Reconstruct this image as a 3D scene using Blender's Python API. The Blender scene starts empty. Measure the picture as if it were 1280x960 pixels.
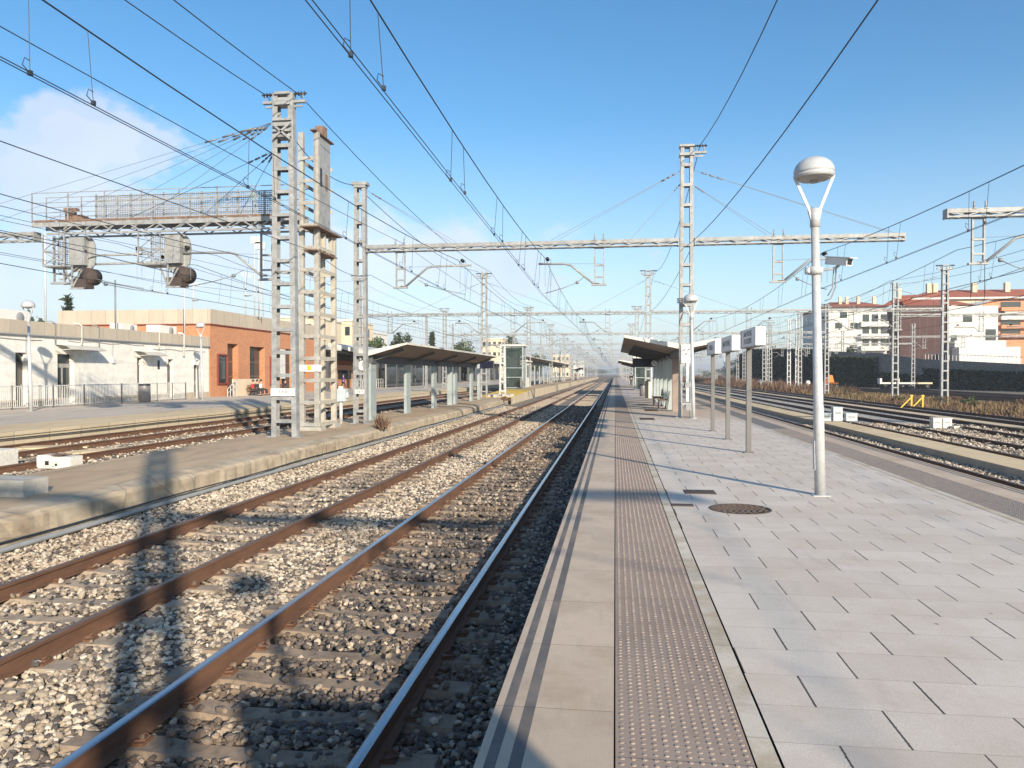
import bpy, bmesh, math, random
import numpy as np
from mathutils import Vector, Matrix
R = math.radians
random.seed(7)
rng = np.random.default_rng(11)
SC = bpy.context.scene
COL = SC.collection
H = 1.66
PSI = math.atan(129 / 960.0)
CP, SP = math.cos(PSI), math.sin(PSI)
K = 960 / CP
HY = 467.0
def Yof(px, X):
    zc = X * K / (px - 769.0)
    return (zc + SP * X) / CP
def G(px, py, Z=0.0):
    zc = 960 * (H - Z) / (py - HY)
    X = (px - 769.0) * zc / K
    return X, (zc + SP * X) / CP
def Zat(py, X, Y):
    zc = CP * Y - SP * X
    return H + (HY - py) * zc / 960

# ---------------------------------------------------------------- materials
class NT:
    def __init__(s, m):
        m.use_nodes = True
        s.t = m.node_tree
        s.n = s.t.nodes
        s.l = s.t.links
    def new(s, t, **k):
        n = s.n.new(t)
        for a, b in k.items():
            setattr(n, a, b)
        return n
    def link(s, a, b):
        s.l.new(a, b)
    def setin(s, inp, v):
        if isinstance(v, (int, float)):
            inp.default_value = v
        elif isinstance(v, tuple):
            inp.default_value = v
        else:
            s.link(v, inp)
    def math(s, op, a, b=0.0, c=0.0, clamp=False):
        n = s.new('ShaderNodeMath', operation=op, use_clamp=clamp)
        s.setin(n.inputs[0], a); s.setin(n.inputs[1], b); s.setin(n.inputs[2], c)
        return n.outputs[0]
    def mix(s, f, a, b, mode='MIX'):
        n = s.new('ShaderNodeMix', data_type='RGBA', blend_type=mode)
        s.setin(n.inputs[0], f)
        s.setin(n.inputs[6], a if not isinstance(a, tuple) else c4(a))
        s.setin(n.inputs[7], b if not isinstance(b, tuple) else c4(b))
        return n.outputs[2]
    def ramp(s, f, stops, interp='LINEAR'):
        n = s.new('ShaderNodeValToRGB')
        cr = n.color_ramp
        cr.interpolation = interp
        while len(cr.elements) < len(stops):
            cr.elements.new(0.5)
        for e, (p, c) in zip(cr.elements, stops):
            e.position = p; e.color = c4(c)
        s.setin(n.inputs[0], f)
        return n.outputs[0]
    def step(s, v, a, b):
        n = s.new('ShaderNodeMapRange', clamp=True)
        s.setin(n.inputs[0], v)
        n.inputs[1].default_value = a; n.inputs[2].default_value = b
        return n.outputs[0]
    def noise(s, vec, scale, detail=4, rough=0.55):
        n = s.new('ShaderNodeTexNoise')
        s.link(vec, n.inputs['Vector'])
        n.inputs['Scale'].default_value = scale
        n.inputs['Detail'].default_value = detail
        n.inputs['Roughness'].default_value = rough
        return n.outputs[0]
def c4(c):
    return (c[0], c[1], c[2], 1.0)
def pos(nt):
    return nt.new('ShaderNodeNewGeometry').outputs['Position']
def sep(nt, v):
    n = nt.new('ShaderNodeSeparateXYZ'); nt.link(v, n.inputs[0]); return n.outputs
def scaled(nt, v, s):
    n = nt.new('ShaderNodeMapping'); nt.link(v, n.inputs[0]); n.inputs['Scale'].default_value = s
    return n.outputs[0]
def bump(nt, h, strength=0.3, dist=0.01):
    n = nt.new('ShaderNodeBump')
    n.inputs['Strength'].default_value = strength; n.inputs['Distance'].default_value = dist
    nt.link(h, n.inputs['Height'])
    return n.outputs[0]
def newmat(name):
    m = bpy.data.materials.new(name)
    nt = NT(m)
    return m, nt, nt.n['Principled BSDF']
def mat(name, col, rough=0.7, metal=0.0, var=0.15, scale=3.0, dirt=None, dirt_amt=0.35, bmp=0.0, bscale=60, spec=0.5):
    """base colour with blotchy variation, optional dirt patches and fine bump"""
    m, nt, p = newmat(name)
    P = pos(nt)
    n1 = nt.noise(P, scale, 6, 0.6)
    a = tuple(max(0, x * (1 - var)) for x in col); b = tuple(min(1, x * (1 + var)) for x in col)
    c = nt.ramp(n1, [(0.3, a), (0.7, b)])
    if dirt:
        n2 = nt.noise(P, scale * 2.7, 8, 0.7)
        f = nt.math('MULTIPLY', nt.step(n2, 0.48, 0.68), dirt_amt)
        c = nt.mix(f, c, dirt)
    nt.link(c, p.inputs['Base Color'])
    p.inputs['Roughness'].default_value = rough
    p.inputs['Metallic'].default_value = metal
    p.inputs['Specular IOR Level'].default_value = spec
    if bmp:
        nt.link(bump(nt, nt.noise(P, bscale, 4, 0.6), bmp, 0.006), p.inputs['Normal'])
    return m
M = {}
M['galv'] = mat('galvanised_steel', (0.30, 0.315, 0.325), 0.6, 0.15, 0.22, 3.5, (0.19, 0.15, 0.12), 0.6)
M['galv_old'] = mat('aged_galvanised_steel', (0.33, 0.33, 0.315), 0.7, 0.05, 0.2, 4, (0.28, 0.2, 0.12), 0.6)
M['galv_pale'] = mat('pale_mast_paint', (0.52, 0.53, 0.535), 0.6, 0.0, 0.14, 3, (0.3, 0.27, 0.22), 0.5)
M['rust'] = mat('rusty_plate', (0.20, 0.135, 0.10), 0.85, 0.0, 0.35, 8, (0.12, 0.06, 0.04), 0.6)
M['cream_leg'] = mat('yellowed_steel', (0.42, 0.40, 0.345), 0.7, 0, 0.12, 3, (0.33, 0.25, 0.14), 0.5)
M['wire'] = mat('dark_wire', (0.035, 0.045, 0.06), 0.6, 0.2, 0.1)
M['wire_pale'] = mat('pale_wire', (0.22, 0.24, 0.26), 0.6, 0.3, 0.1)
M['insul'] = mat('brown_insulator', (0.03, 0.022, 0.02), 0.35, 0, 0.1)
M['black'] = mat('black_paint', (0.02, 0.02, 0.022), 0.5, 0, 0.2)
M['lamp_white'] = mat('white_lamp_paint', (0.50, 0.515, 0.53), 0.42, 0.15, 0.08, 9, (0.32, 0.30, 0.27), 0.45)
M['lens'] = mat('lamp_lens', (0.30, 0.29, 0.27), 0.25, 0, 0.05)
M['post_grey'] = mat('grey_post', (0.15, 0.148, 0.148), 0.45, 0.4, 0.06, 4)
M['sign_white'] = mat('sign_white', (0.60, 0.60, 0.60), 0.4, 0, 0.03)
M['sign_face'] = mat('sign_face', (0.66, 0.66, 0.68), 0.4, 0, 0.04)
M['text'] = mat('text_dark', (0.03, 0.03, 0.035), 0.5, 0, 0.02)
M['white_wall'] = mat('white_render', (0.70, 0.695, 0.66), 0.85, 0, 0.06, 0.8, (0.47, 0.42, 0.35), 0.45, 0.15, 30)
M['cream_wall'] = mat('cream_render', (0.62, 0.57, 0.47), 0.85, 0, 0.08, 0.6)
M['plinth'] = mat('concrete_plinth', (0.42, 0.36, 0.28), 0.9, 0, 0.15, 2)
M['door'] = mat('dark_door', (0.10, 0.09, 0.08), 0.4, 0, 0.2)
M['door_grey'] = mat('grey_door_metal', (0.34, 0.33, 0.31), 0.5, 0, 0.1)
M['frame_white'] = mat('white_frame', (0.66, 0.65, 0.62), 0.5, 0, 0.04)
M['red_frame'] = mat('red_brown_frame', (0.22, 0.05, 0.035), 0.5, 0, 0.1)
M['awning'] = mat('awning_acrylic', (0.55, 0.53, 0.47), 0.4, 0, 0.08)
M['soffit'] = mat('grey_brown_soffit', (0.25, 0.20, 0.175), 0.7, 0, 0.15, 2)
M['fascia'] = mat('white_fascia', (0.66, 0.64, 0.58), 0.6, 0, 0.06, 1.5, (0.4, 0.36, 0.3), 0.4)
M['post_blue'] = mat('pale_blue_post', (0.33, 0.385, 0.395), 0.5, 0.1, 0.08, 1.5)
M['beam_dark'] = mat('dark_beam', (0.10, 0.105, 0.11), 0.6, 0.2, 0.1)
M['wood'] = mat('bench_wood', (0.2, 0.1, 0.055), 0.6, 0, 0.2, 8)
M['box_blue'] = mat('blue_grey_box', (0.42, 0.48, 0.52), 0.6, 0, 0.08, 6)
M['box_white'] = mat('white_box', (0.68, 0.67, 0.62), 0.7, 0, 0.06, 8, (0.4, 0.3, 0.16), 0.6)
M['concrete_block'] = mat('concrete_block', (0.40, 0.385, 0.35), 0.9, 0, 0.15, 5, (0.25, 0.22, 0.18), 0.4, 0.5, 40)
M['yellow'] = mat('yellow_paint', (0.65, 0.42, 0.04), 0.6, 0, 0.1)
M['yellow_floor'] = mat('yellow_paving', (0.72, 0.46, 0.06), 0.8, 0, 0.12, 2)
M['orange'] = mat('orange_paint', (0.7, 0.2, 0.04), 0.6, 0, 0.1)
M['pipe'] = mat('conduit_grey', (0.26, 0.27, 0.28), 0.6, 0, 0.1, 3)
M['skin'] = mat('skin', (0.5, 0.3, 0.22), 0.6, 0, 0.05)
M['hair'] = mat('dark_hair', (0.03, 0.02, 0.015), 0.6, 0, 0.1)
M['cloth_dark'] = mat('dark_clothing', (0.03, 0.03, 0.04), 0.9, 0, 0.1)
M['cloth_purple'] = mat('purple_clothing', (0.16, 0.05, 0.3), 0.9, 0, 0.1)
M['cloth_red'] = mat('red_clothing', (0.35, 0.04, 0.03), 0.9, 0, 0.1)
M['cloth_white'] = mat('white_clothing', (0.6, 0.6, 0.6), 0.9, 0, 0.1)
M['roof_tile'] = mat('red_roof_tiles', (0.33, 0.10, 0.055), 0.85, 0, 0.2, 1.0)
M['brown_clad'] = mat('brown_cladding', (0.075, 0.038, 0.034), 0.85, 0, 0.15, 0.5)
M['bwhite'] = mat('apartment_white', (0.62, 0.61, 0.57), 0.85, 0, 0.05, 0.4)
M['bgrey'] = mat('apartment_grey', (0.42, 0.42, 0.41), 0.85, 0, 0.08, 0.4)
M['bcream'] = mat('apartment_cream', (0.62, 0.52, 0.38), 0.85, 0, 0.08, 0.4)
M['borange'] = mat('apartment_orange', (0.52, 0.25, 0.14), 0.85, 0, 0.1, 0.4)
M['bark'] = mat('bark', (0.12, 0.085, 0.06), 0.9, 0, 0.2, 5)
M['stonewall'] = mat('grey_stone_wall', (0.2, 0.19, 0.175), 0.9, 0, 0.3, 1.5, (0.10, 0.09, 0.08), 0.7)
M['bollard'] = mat('bin_steel', (0.3, 0.3, 0.31), 0.4, 0.5, 0.1)
def leafmat(name, a, b):
    m, nt, p = newmat(name)
    g = nt.new('ShaderNodeNewGeometry')
    c = nt.ramp(g.outputs['Random Per Island'], [(0.0, a), (1.0, b)])
    nt.link(c, p.inputs['Base Color']); p.inputs['Roughness'].default_value = 0.8
    return m
M['brown_light'] = mat('brown_render', (0.12, 0.075, 0.065), 0.9, 0, 0.1, 0.5)
M['leaf'] = leafmat('foliage_green', (0.035, 0.055, 0.02), (0.09, 0.12, 0.045))
M['leaf_dark'] = leafmat('foliage_dark', (0.02, 0.032, 0.018), (0.05, 0.065, 0.03))
M['dry'] = leafmat('dry_weeds', (0.10, 0.068, 0.035), (0.27, 0.19, 0.10))
M['dryred'] = leafmat('russet_weeds', (0.10, 0.06, 0.04), (0.20, 0.12, 0.075))
def glassmat(name, tint, rough=0.05, alpha=0.45):
    m, nt, p = newmat(name)
    p.inputs['Base Color'].default_value = c4(tint)
    p.inputs['Roughness'].default_value = rough
    p.inputs['Alpha'].default_value = alpha
    p.inputs['Specular IOR Level'].default_value = 0.8
    return m
M['glass'] = glassmat('window_glass', (0.03, 0.04, 0.045), 0.05, 1.0)
M['glass_green'] = glassmat('green_glass', (0.03, 0.055, 0.05), 0.03, 0.5)
M['screen'] = glassmat('mesh_screen', (0.33, 0.36, 0.38), 0.6, 0.45)
M['pict'] = glassmat('display_black', (0.012, 0.015, 0.03), 0.2, 1.0)

def brickmat():
    m, nt, p = newmat('red_brickwork')
    P = sep(nt, pos(nt))
    cmb = nt.new('ShaderNodeCombineXYZ')
    nt.link(nt.math('ADD', P[0], P[1]), cmb.inputs[0]); nt.link(P[2], cmb.inputs[1])
    b = nt.new('ShaderNodeTexBrick')
    nt.link(cmb.outputs[0], b.inputs['Vector'])
    b.inputs['Scale'].default_value = 1.0
    b.inputs['Brick Width'].default_value = 0.25; b.inputs['Row Height'].default_value = 0.07
    b.inputs['Mortar Size'].default_value = 0.01
    b.inputs['Color1'].default_value = c4((0.50, 0.185, 0.075)); b.inputs['Color2'].default_value = c4((0.34, 0.10, 0.04))
    b.inputs['Mortar'].default_value = c4((0.42, 0.3, 0.2))
    v = nt.noise(pos(nt), 0.8, 5)
    nt.link(nt.mix(nt.math('MULTIPLY', v, 0.35), b.outputs['Color'], (0.6, 0.3, 0.16)), p.inputs['Base Color'])
    p.inputs['Roughness'].default_value = 0.9
    return m
M['brick'] = brickmat()
def panelmat(name, col, w, axis=1):
    """ribbed concrete panels with vertical joints"""
    m, nt, p = newmat(name)
    S = sep(nt, pos(nt))
    s = nt.math('ADD', S[0], S[1])
    f = nt.math('FRACT', nt.math('DIVIDE', s, w))
    j = nt.math('LESS_THAN', f, 0.03)
    wn = nt.new('ShaderNodeTexWhiteNoise', noise_dimensions='1D')
    nt.link(nt.math('FLOOR', nt.math('DIVIDE', s, w)), wn.inputs['W'])
    c = nt.mix(wn.outputs[0], tuple(x * 0.92 for x in col), tuple(x * 1.06 for x in col))
    n = nt.noise(scaled(nt, pos(nt), (1, 1, 0.25)), 2.5, 6, 0.7)
    c = nt.mix(nt.math('MULTIPLY', nt.step(n, 0.45, 0.75), 0.35), c, tuple(x * 0.6 for x in col))
    c = nt.mix(nt.math('MULTIPLY', j, 0.6), c, tuple(x * 0.45 for x in col))
    nt.link(c, p.inputs['Base Color']); p.inputs['Roughness'].default_value = 0.9
    return m
M['parapet'] = panelmat('parapet_panels', (0.45, 0.395, 0.32), 1.2)
M['plat_face'] = panelmat('platform_face', (0.52, 0.44, 0.32), 1.5)
M['plat_face_g'] = panelmat('platform_face_grey', (0.40, 0.36, 0.31), 1.0)

def paver():
    m, nt, p = newmat('granite_pavers')
    P = pos(nt); S = sep(nt, P)
    wob = nt.math('MULTIPLY', nt.math('SUBTRACT', nt.noise(P, 1.1, 2), 0.5), 0.03)
    y = nt.math('ADD', nt.math('DIVIDE', S[1], 0.4), 0.08)
    row = nt.math('FLOOR', y); fy = nt.math('FRACT', y)
    par = nt.math('FRACT', nt.math('MULTIPLY', row, 0.5))
    wr = nt.new('ShaderNodeTexWhiteNoise', noise_dimensions='1D'); nt.link(row, wr.inputs['W'])
    jit = nt.math('MULTIPLY', nt.math('SUBTRACT', wr.outputs[0], 0.5), 0.09)
    x = nt.math('ADD', nt.math('ADD', nt.math('DIVIDE', nt.math('SUBTRACT', S[0], 1.005), 0.6), par), jit)
    colm = nt.math('FLOOR', x); fx = nt.math('FRACT', x)
    dx = nt.math('MULTIPLY', nt.math('MINIMUM', fx, nt.math('SUBTRACT', 1.0, fx)), 0.6)
    dy = nt.math('MULTIPLY', nt.math('MINIMUM', fy, nt.math('SUBTRACT', 1.0, fy)), 0.4)
    cmb = nt.new('ShaderNodeCombineXYZ'); nt.link(colm, cmb.inputs[0]); nt.link(row, cmb.inputs[1])
    wn = nt.new('ShaderNodeTexWhiteNoise', noise_dimensions='3D'); nt.link(cmb.outputs[0], wn.inputs['Vector'])
    jw = nt.math('MULTIPLY_ADD', nt.math('POWER', wn.outputs[0], 0.7), 0.0035, 0.0028)
    chip = nt.math('MULTIPLY', nt.step(nt.noise(P, 45, 3, 0.7), 0.52, 0.75), 0.006)
    jw = nt.math('ADD', jw, chip)
    jv = nt.math('LESS_THAN', dx, jw)
    jh = nt.math('LESS_THAN', dy, 0.0022)
    base = nt.ramp(wn.outputs[0], [(0.0, (0.565, 0.495, 0.43)), (0.5, (0.61, 0.545, 0.475)), (1.0, (0.66, 0.59, 0.52))])
    sp = nt.noise(P, 95, 3, 0.75)
    base = nt.mix(nt.math('MULTIPLY', nt.step(sp, 0.42, 0.66), 0.55), base, (0.38, 0.345, 0.31))
    sm_ = nt.noise(P, 22, 4, 0.7)
    base = nt.mix(nt.math('MULTIPLY', nt.step(sm_, 0.45, 0.7), 0.25), base, (0.42, 0.37, 0.32))
    sp2 = nt.noise(P, 170, 2, 0.7)
    base = nt.mix(nt.math('MULTIPLY', nt.step(sp2, 0.56, 0.7), 0.5), base, (0.74, 0.71, 0.67))
    st = nt.noise(P, 1.3, 7, 0.65)
    base = nt.mix(nt.math('MULTIPLY', nt.step(st, 0.46, 0.70), 0.62), base, (0.46, 0.375, 0.29))
    st3 = nt.noise(scaled(nt, P, (1.0, 0.3, 1)), 2.6, 8, 0.72)
    base = nt.mix(nt.math('MULTIPLY', nt.step(st3, 0.55, 0.66), 0.30), base, (0.36, 0.31, 0.27))
    st2 = nt.noise(P, 0.5, 4, 0.6)
    base = nt.mix(nt.math('MULTIPLY', nt.step(st2, 0.45, 0.7), 0.25), base, (0.68, 0.64, 0.59))
    # spots of chewing gum and oil
    vo = nt.new('ShaderNodeTexVoronoi'); nt.link(P, vo.inputs['Vector']); vo.inputs['Scale'].default_value = 3.1
    sep2 = sep(nt, vo.outputs['Color'])
    gum = nt.math('MULTIPLY', nt.math('LESS_THAN', vo.outputs['Distance'], nt.math('MULTIPLY', sep2[1], 0.07)), nt.math('GREATER_THAN', sep2[0], 0.5))
    base = nt.mix(nt.math('MULTIPLY', gum, 0.8), base, (0.2, 0.18, 0.17))
    base = nt.mix(nt.math('MULTIPLY', jh, 0.55), base, (0.16, 0.125, 0.10))
    base = nt.mix(nt.math('MULTIPLY', jv, 0.93), base, (0.035, 0.03, 0.03))
    # far part of the platform is browner paving
    far = nt.step(S[1], 26, 31)
    base = nt.mix(nt.math('MULTIPLY', far, 0.35), base, (0.36, 0.25, 0.17))
    nt.link(base, p.inputs['Base Color'])
    p.inputs['Roughness'].default_value = 0.75
    hh = nt.math('SUBTRACT', nt.math('MULTIPLY', sp, 0.25), nt.math('MAXIMUM', jv, nt.math('MULTIPLY', jh, 0.6)))
    tilt = nt.math('MULTIPLY', wn.outputs[0], 0.3)
    nt.link(bump(nt, nt.math('ADD', hh, tilt), 0.5, 0.004), p.inputs['Normal'])
    return m
M['paver'] = paver()
def slabmat(name, col, joint, jw=0.006, stain=(0.3, 0.22, 0.14), sw=0.3, off=0.0, grit=0.35):
    m, nt, p = newmat(name)
    P = pos(nt); S = sep(nt, P)
    y = nt.math('ADD', nt.math('DIVIDE', S[1], joint), off)
    fy = nt.math('FRACT', y)
    dy = nt.math('MULTIPLY', nt.math('MINIMUM', fy, nt.math('SUBTRACT', 1.0, fy)), joint)
    j = nt.math('LESS_THAN', dy, jw / 2)
    wn = nt.new('ShaderNodeTexWhiteNoise', noise_dimensions='1D'); nt.link(nt.math('FLOOR', y), wn.inputs['W'])
    c = nt.mix(wn.outputs[0], tuple(v * 0.9 for v in col), tuple(v * 1.07 for v in col))
    sp = nt.noise(P, 110, 3, 0.75)
    c = nt.mix(nt.math('MULTIPLY', nt.step(nt.noise(P, 16, 4, 0.7), 0.45, 0.7), 0.2), c, tuple(v * 0.7 for v in col))
    c = nt.mix(nt.math('MULTIPLY', nt.step(sp, 0.38, 0.7), grit * 1.3), c, tuple(v * 0.55 for v in col))
    st = nt.noise(P, 1.7, 7, 0.7)
    c = nt.mix(nt.math('MULTIPLY', nt.step(st, 0.45, 0.66), sw * 1.4), c, stain)
    c = nt.mix(nt.math('MULTIPLY', nt.step(nt.noise(scaled(nt, P, (1, 0.25, 1)), 7, 7, 0.7), 0.54, 0.68), 0.28), c, tuple(v * 0.55 for v in col))
    c = nt.mix(nt.math('MULTIPLY', j, 0.75), c, tuple(v * 0.25 for v in col))
    nt.link(c, p.inputs['Base Color']); p.inputs['Roughness'].default_value = 0.8
    nt.link(bump(nt, nt.math('SUBTRACT', nt.math('MULTIPLY', sp, 0.3), j), 0.4, 0.003), p.inputs['Normal'])
    return m
M['edge'] = slabmat('edge_slab', (0.56, 0.45, 0.35), 0.9, off=0.8)
M['stripe'] = slabmat('edge_stripe', (0.13, 0.12, 0.115), 0.9, off=0.8, sw=0.35, stain=(0.28, 0.23, 0.19))
M['kerb'] = slabmat('kerb_strip', (0.60, 0.545, 0.46), 1.2, sw=0.7, stain=(0.34, 0.26, 0.16))
M['tactile'] = slabmat('tactile_tile', (0.32, 0.245, 0.20), 1.2, off=0.22, sw=0.25, stain=(0.36, 0.3, 0.25), grit=0.2)
M['tactile_r'] = slabmat('tactile_tile_grey', (0.17, 0.165, 0.165), 1.2, sw=0.15, grit=0.2)
M['dome'] = mat('tactile_dome', (0.29, 0.23, 0.19), 0.7, 0, 0.25, 9, (0.45, 0.38, 0.31), 0.6)
M['gap'] = mat('joint_gap', (0.03, 0.025, 0.02), 0.9, 0, 0.2)

def dusty(name, c1, c2, c3, s=0.5):
    m, nt, p = newmat(name)
    P = pos(nt)
    Ps = scaled(nt, P, (1, 0.35, 1))
    c = nt.ramp(nt.noise(Ps, s, 8, 0.65), [(0.3, c1), (0.5, c2), (0.7, c3)])
    g = nt.noise(P, 90, 3, 0.7)
    c = nt.mix(nt.math('MULTIPLY', nt.step(g, 0.4, 0.7), 0.3), c, tuple(v * 0.55 for v in c2))
    v = nt.new('ShaderNodeTexVoronoi', feature='DISTANCE_TO_EDGE'); nt.link(nt.new('ShaderNodeNewGeometry').outputs['Position'], v.inputs['Vector']); v.inputs['Scale'].default_value = 0.35
    cr = nt.math('LESS_THAN', v.outputs['Distance'], 0.006)
    c = nt.mix(nt.math('MULTIPLY', cr, 0.5), c, tuple(v * 0.4 for v in c2))
    nt.link(c, p.inputs['Base Color']); p.inputs['Roughness'].default_value = 0.92
    nt.link(bump(nt, g, 0.5, 0.004), p.inputs['Normal'])
    return m
M['island'] = dusty('dusty_concrete', (0.35, 0.25, 0.155), (0.46, 0.34, 0.22), (0.53, 0.41, 0.275), 0.9)
M['island_edge'] = dusty('crumbling_kerb', (0.26, 0.20, 0.14), (0.41, 0.34, 0.25), (0.50, 0.43, 0.33), 3.0)
M['station_plat'] = dusty('station_paving', (0.42, 0.36, 0.30), (0.51, 0.445, 0.375), (0.56, 0.495, 0.42), 0.6)
M['walk'] = dusty('walkway_concrete', (0.48, 0.37, 0.22), (0.60, 0.475, 0.30), (0.66, 0.54, 0.36), 0.7)
M['earth'] = dusty('dry_earth', (0.16, 0.12, 0.085), (0.22, 0.17, 0.12), (0.28, 0.23, 0.17), 0.1)

def ballastcolor(nt, r, P, S):
    """light limestone and dark basalt stones; darker and browner inside the nearest track"""
    light = nt.ramp(r, [(0.0, (0.05, 0.048, 0.05)), (0.2, (0.12, 0.10, 0.09)), (0.32, (0.30, 0.245, 0.185)), (0.6, (0.52, 0.44, 0.335)), (0.85, (0.62, 0.545, 0.435)), (1.0, (0.72, 0.66, 0.56))])
    dark = nt.ramp(r, [(0.0, (0.04, 0.04, 0.045)), (0.5, (0.10, 0.09, 0.085)), (0.66, (0.21, 0.165, 0.125)), (0.84, (0.38, 0.31, 0.23)), (1.0, (0.58, 0.50, 0.40))])
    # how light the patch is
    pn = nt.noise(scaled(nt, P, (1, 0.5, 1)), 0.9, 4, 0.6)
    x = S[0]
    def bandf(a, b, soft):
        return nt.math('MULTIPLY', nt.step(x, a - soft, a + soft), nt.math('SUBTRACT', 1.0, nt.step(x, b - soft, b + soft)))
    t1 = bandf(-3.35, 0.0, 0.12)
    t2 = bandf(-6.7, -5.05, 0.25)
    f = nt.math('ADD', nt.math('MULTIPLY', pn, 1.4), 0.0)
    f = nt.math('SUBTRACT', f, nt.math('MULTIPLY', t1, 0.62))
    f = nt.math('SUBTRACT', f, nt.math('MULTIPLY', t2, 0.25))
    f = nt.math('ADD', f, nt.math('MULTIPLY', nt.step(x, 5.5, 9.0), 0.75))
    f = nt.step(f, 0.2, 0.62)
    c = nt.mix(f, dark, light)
    c = nt.mix(nt.math('MULTIPLY', nt.step(nt.noise(P, 0.6, 4), 0.42, 0.7), 0.4), c, (0.25, 0.165, 0.10), 'MIX')
    rr = None
    for xr in (-3.29, -1.55, -6.74, -5.0):
        d = nt.math('ABSOLUTE', nt.math('SUBTRACT', x, xr))
        f1 = nt.step(d, 0.42, 0.10)
        rr = f1 if rr is None else nt.math('MAXIMUM', rr, f1)
    rn = nt.step(nt.noise(scaled(nt, P, (1.5, 0.6, 1)), 2.2, 4, 0.6), 0.35, 0.6)
    c = nt.mix(nt.math('MULTIPLY', nt.math('MULTIPLY', rr, rn), 0.62), c, (0.15, 0.085, 0.05))
    # past the platform ramp the whole bed is browner with brake dust
    return c
def stonemat():
    m, nt, p = newmat('ballast_stones')
    g = nt.new('ShaderNodeNewGeometry')
    P = g.outputs['Position']; S = sep(nt, P)
    c = ballastcolor(nt, g.outputs['Random Per Island'], P, S)
    n = nt.noise(P, 70, 3)
    c = nt.mix(nt.math('MULTIPLY', n, 0.3), c, (0.16, 0.13, 0.11))
    nt.link(c, p.inputs['Base Color']); p.inputs['Roughness'].default_value = 0.9
    return m
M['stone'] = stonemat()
def bedmat(name, dark=1.0):
    m, nt, p = newmat(name)
    P = pos(nt); S = sep(nt, P)
    v = nt.new('ShaderNodeTexVoronoi'); nt.link(P, v.inputs['Vector']); v.inputs['Scale'].default_value = 17
    r = sep(nt, v.outputs['Color'])[0]
    c = ballastcolor(nt, r, P, S)
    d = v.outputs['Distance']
    c = nt.mix(nt.math('MULTIPLY', nt.step(d, 0.35, 0.6), 0.75), c, (0.04, 0.035, 0.03))  # dark crevices between stone cells: their shade is put into the colour
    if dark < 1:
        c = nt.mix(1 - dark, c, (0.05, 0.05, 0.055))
    nt.link(c, p.inputs['Base Color']); p.inputs['Roughness'].default_value = 0.95
    nt.link(bump(nt, nt.math('MULTIPLY', d, -1.0), 1.0, 0.05), p.inputs['Normal'])
    return m
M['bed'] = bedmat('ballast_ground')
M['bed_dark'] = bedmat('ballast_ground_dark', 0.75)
def palebed():
    m, nt, p = newmat('pale_ballast_ground')
    P = pos(nt)
    v = nt.new('ShaderNodeTexVoronoi'); nt.link(P, v.inputs['Vector']); v.inputs['Scale'].default_value = 15
    r = sep(nt, v.outputs['Color'])[0]
    c = nt.ramp(r, [(0.0, (0.22, 0.18, 0.15)), (0.25, (0.42, 0.37, 0.31)), (0.7, (0.62, 0.57, 0.49)), (1.0, (0.74, 0.70, 0.63))])
    c = nt.mix(nt.math('MULTIPLY', nt.step(nt.noise(P, 0.8, 6, 0.65), 0.5, 0.72), 0.6), c, (0.22, 0.17, 0.13))
    c = nt.mix(nt.math('MULTIPLY', nt.step(v.outputs['Distance'], 0.38, 0.62), 0.5), c, (0.08, 0.07, 0.06))  # gaps between the pale stones carry painted shade, weaker here
    nt.link(c, p.inputs['Base Color']); p.inputs['Roughness'].default_value = 0.95
    nt.link(bump(nt, nt.math('MULTIPLY', v.outputs['Distance'], -1.0), 0.8, 0.04), p.inputs['Normal'])
    M['bed_pale'] = m
palebed()
def railmats():
    m, nt, p = newmat('rusty_rail')
    P = pos(nt)
    c = nt.ramp(nt.noise(scaled(nt, P, (1, 0.2, 1)), 6, 6, 0.7), [(0.3, (0.085, 0.042, 0.025)), (0.7, (0.175, 0.09, 0.052))])
    nt.link(c, p.inputs['Base Color']); p.inputs['Roughness'].default_value = 0.8
    M['rail'] = m
    m, nt, p = newmat('polished_rail_head')
    P = pos(nt)
    n = nt.noise(scaled(nt, P, (6, 0.15, 1)), 5, 5, 0.6)
    c = nt.ramp(n, [(0.3, (0.30, 0.30, 0.31)), (0.7, (0.52, 0.53, 0.56))])
    nt.link(c, p.inputs['Base Color']); p.inputs['Metallic'].default_value = 0.9
    p.inputs['Roughness'].default_value = 0.24
    M['railhead'] = m
    M['railhead_rust'] = mat('dull_rail_head', (0.20, 0.12, 0.08), 0.45, 0.5, 0.25, 5)
railmats()
M['sleeper'] = mat('concrete_sleeper', (0.36, 0.29, 0.22), 0.92, 0, 0.2, 2.2, (0.13, 0.10, 0.08), 0.6, 0.6, 60)
M['sleeper_dark'] = mat('oily_sleeper', (0.27, 0.205, 0.15), 0.9, 0, 0.25, 2.5, (0.08, 0.065, 0.055), 0.7, 0.6, 60)

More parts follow.
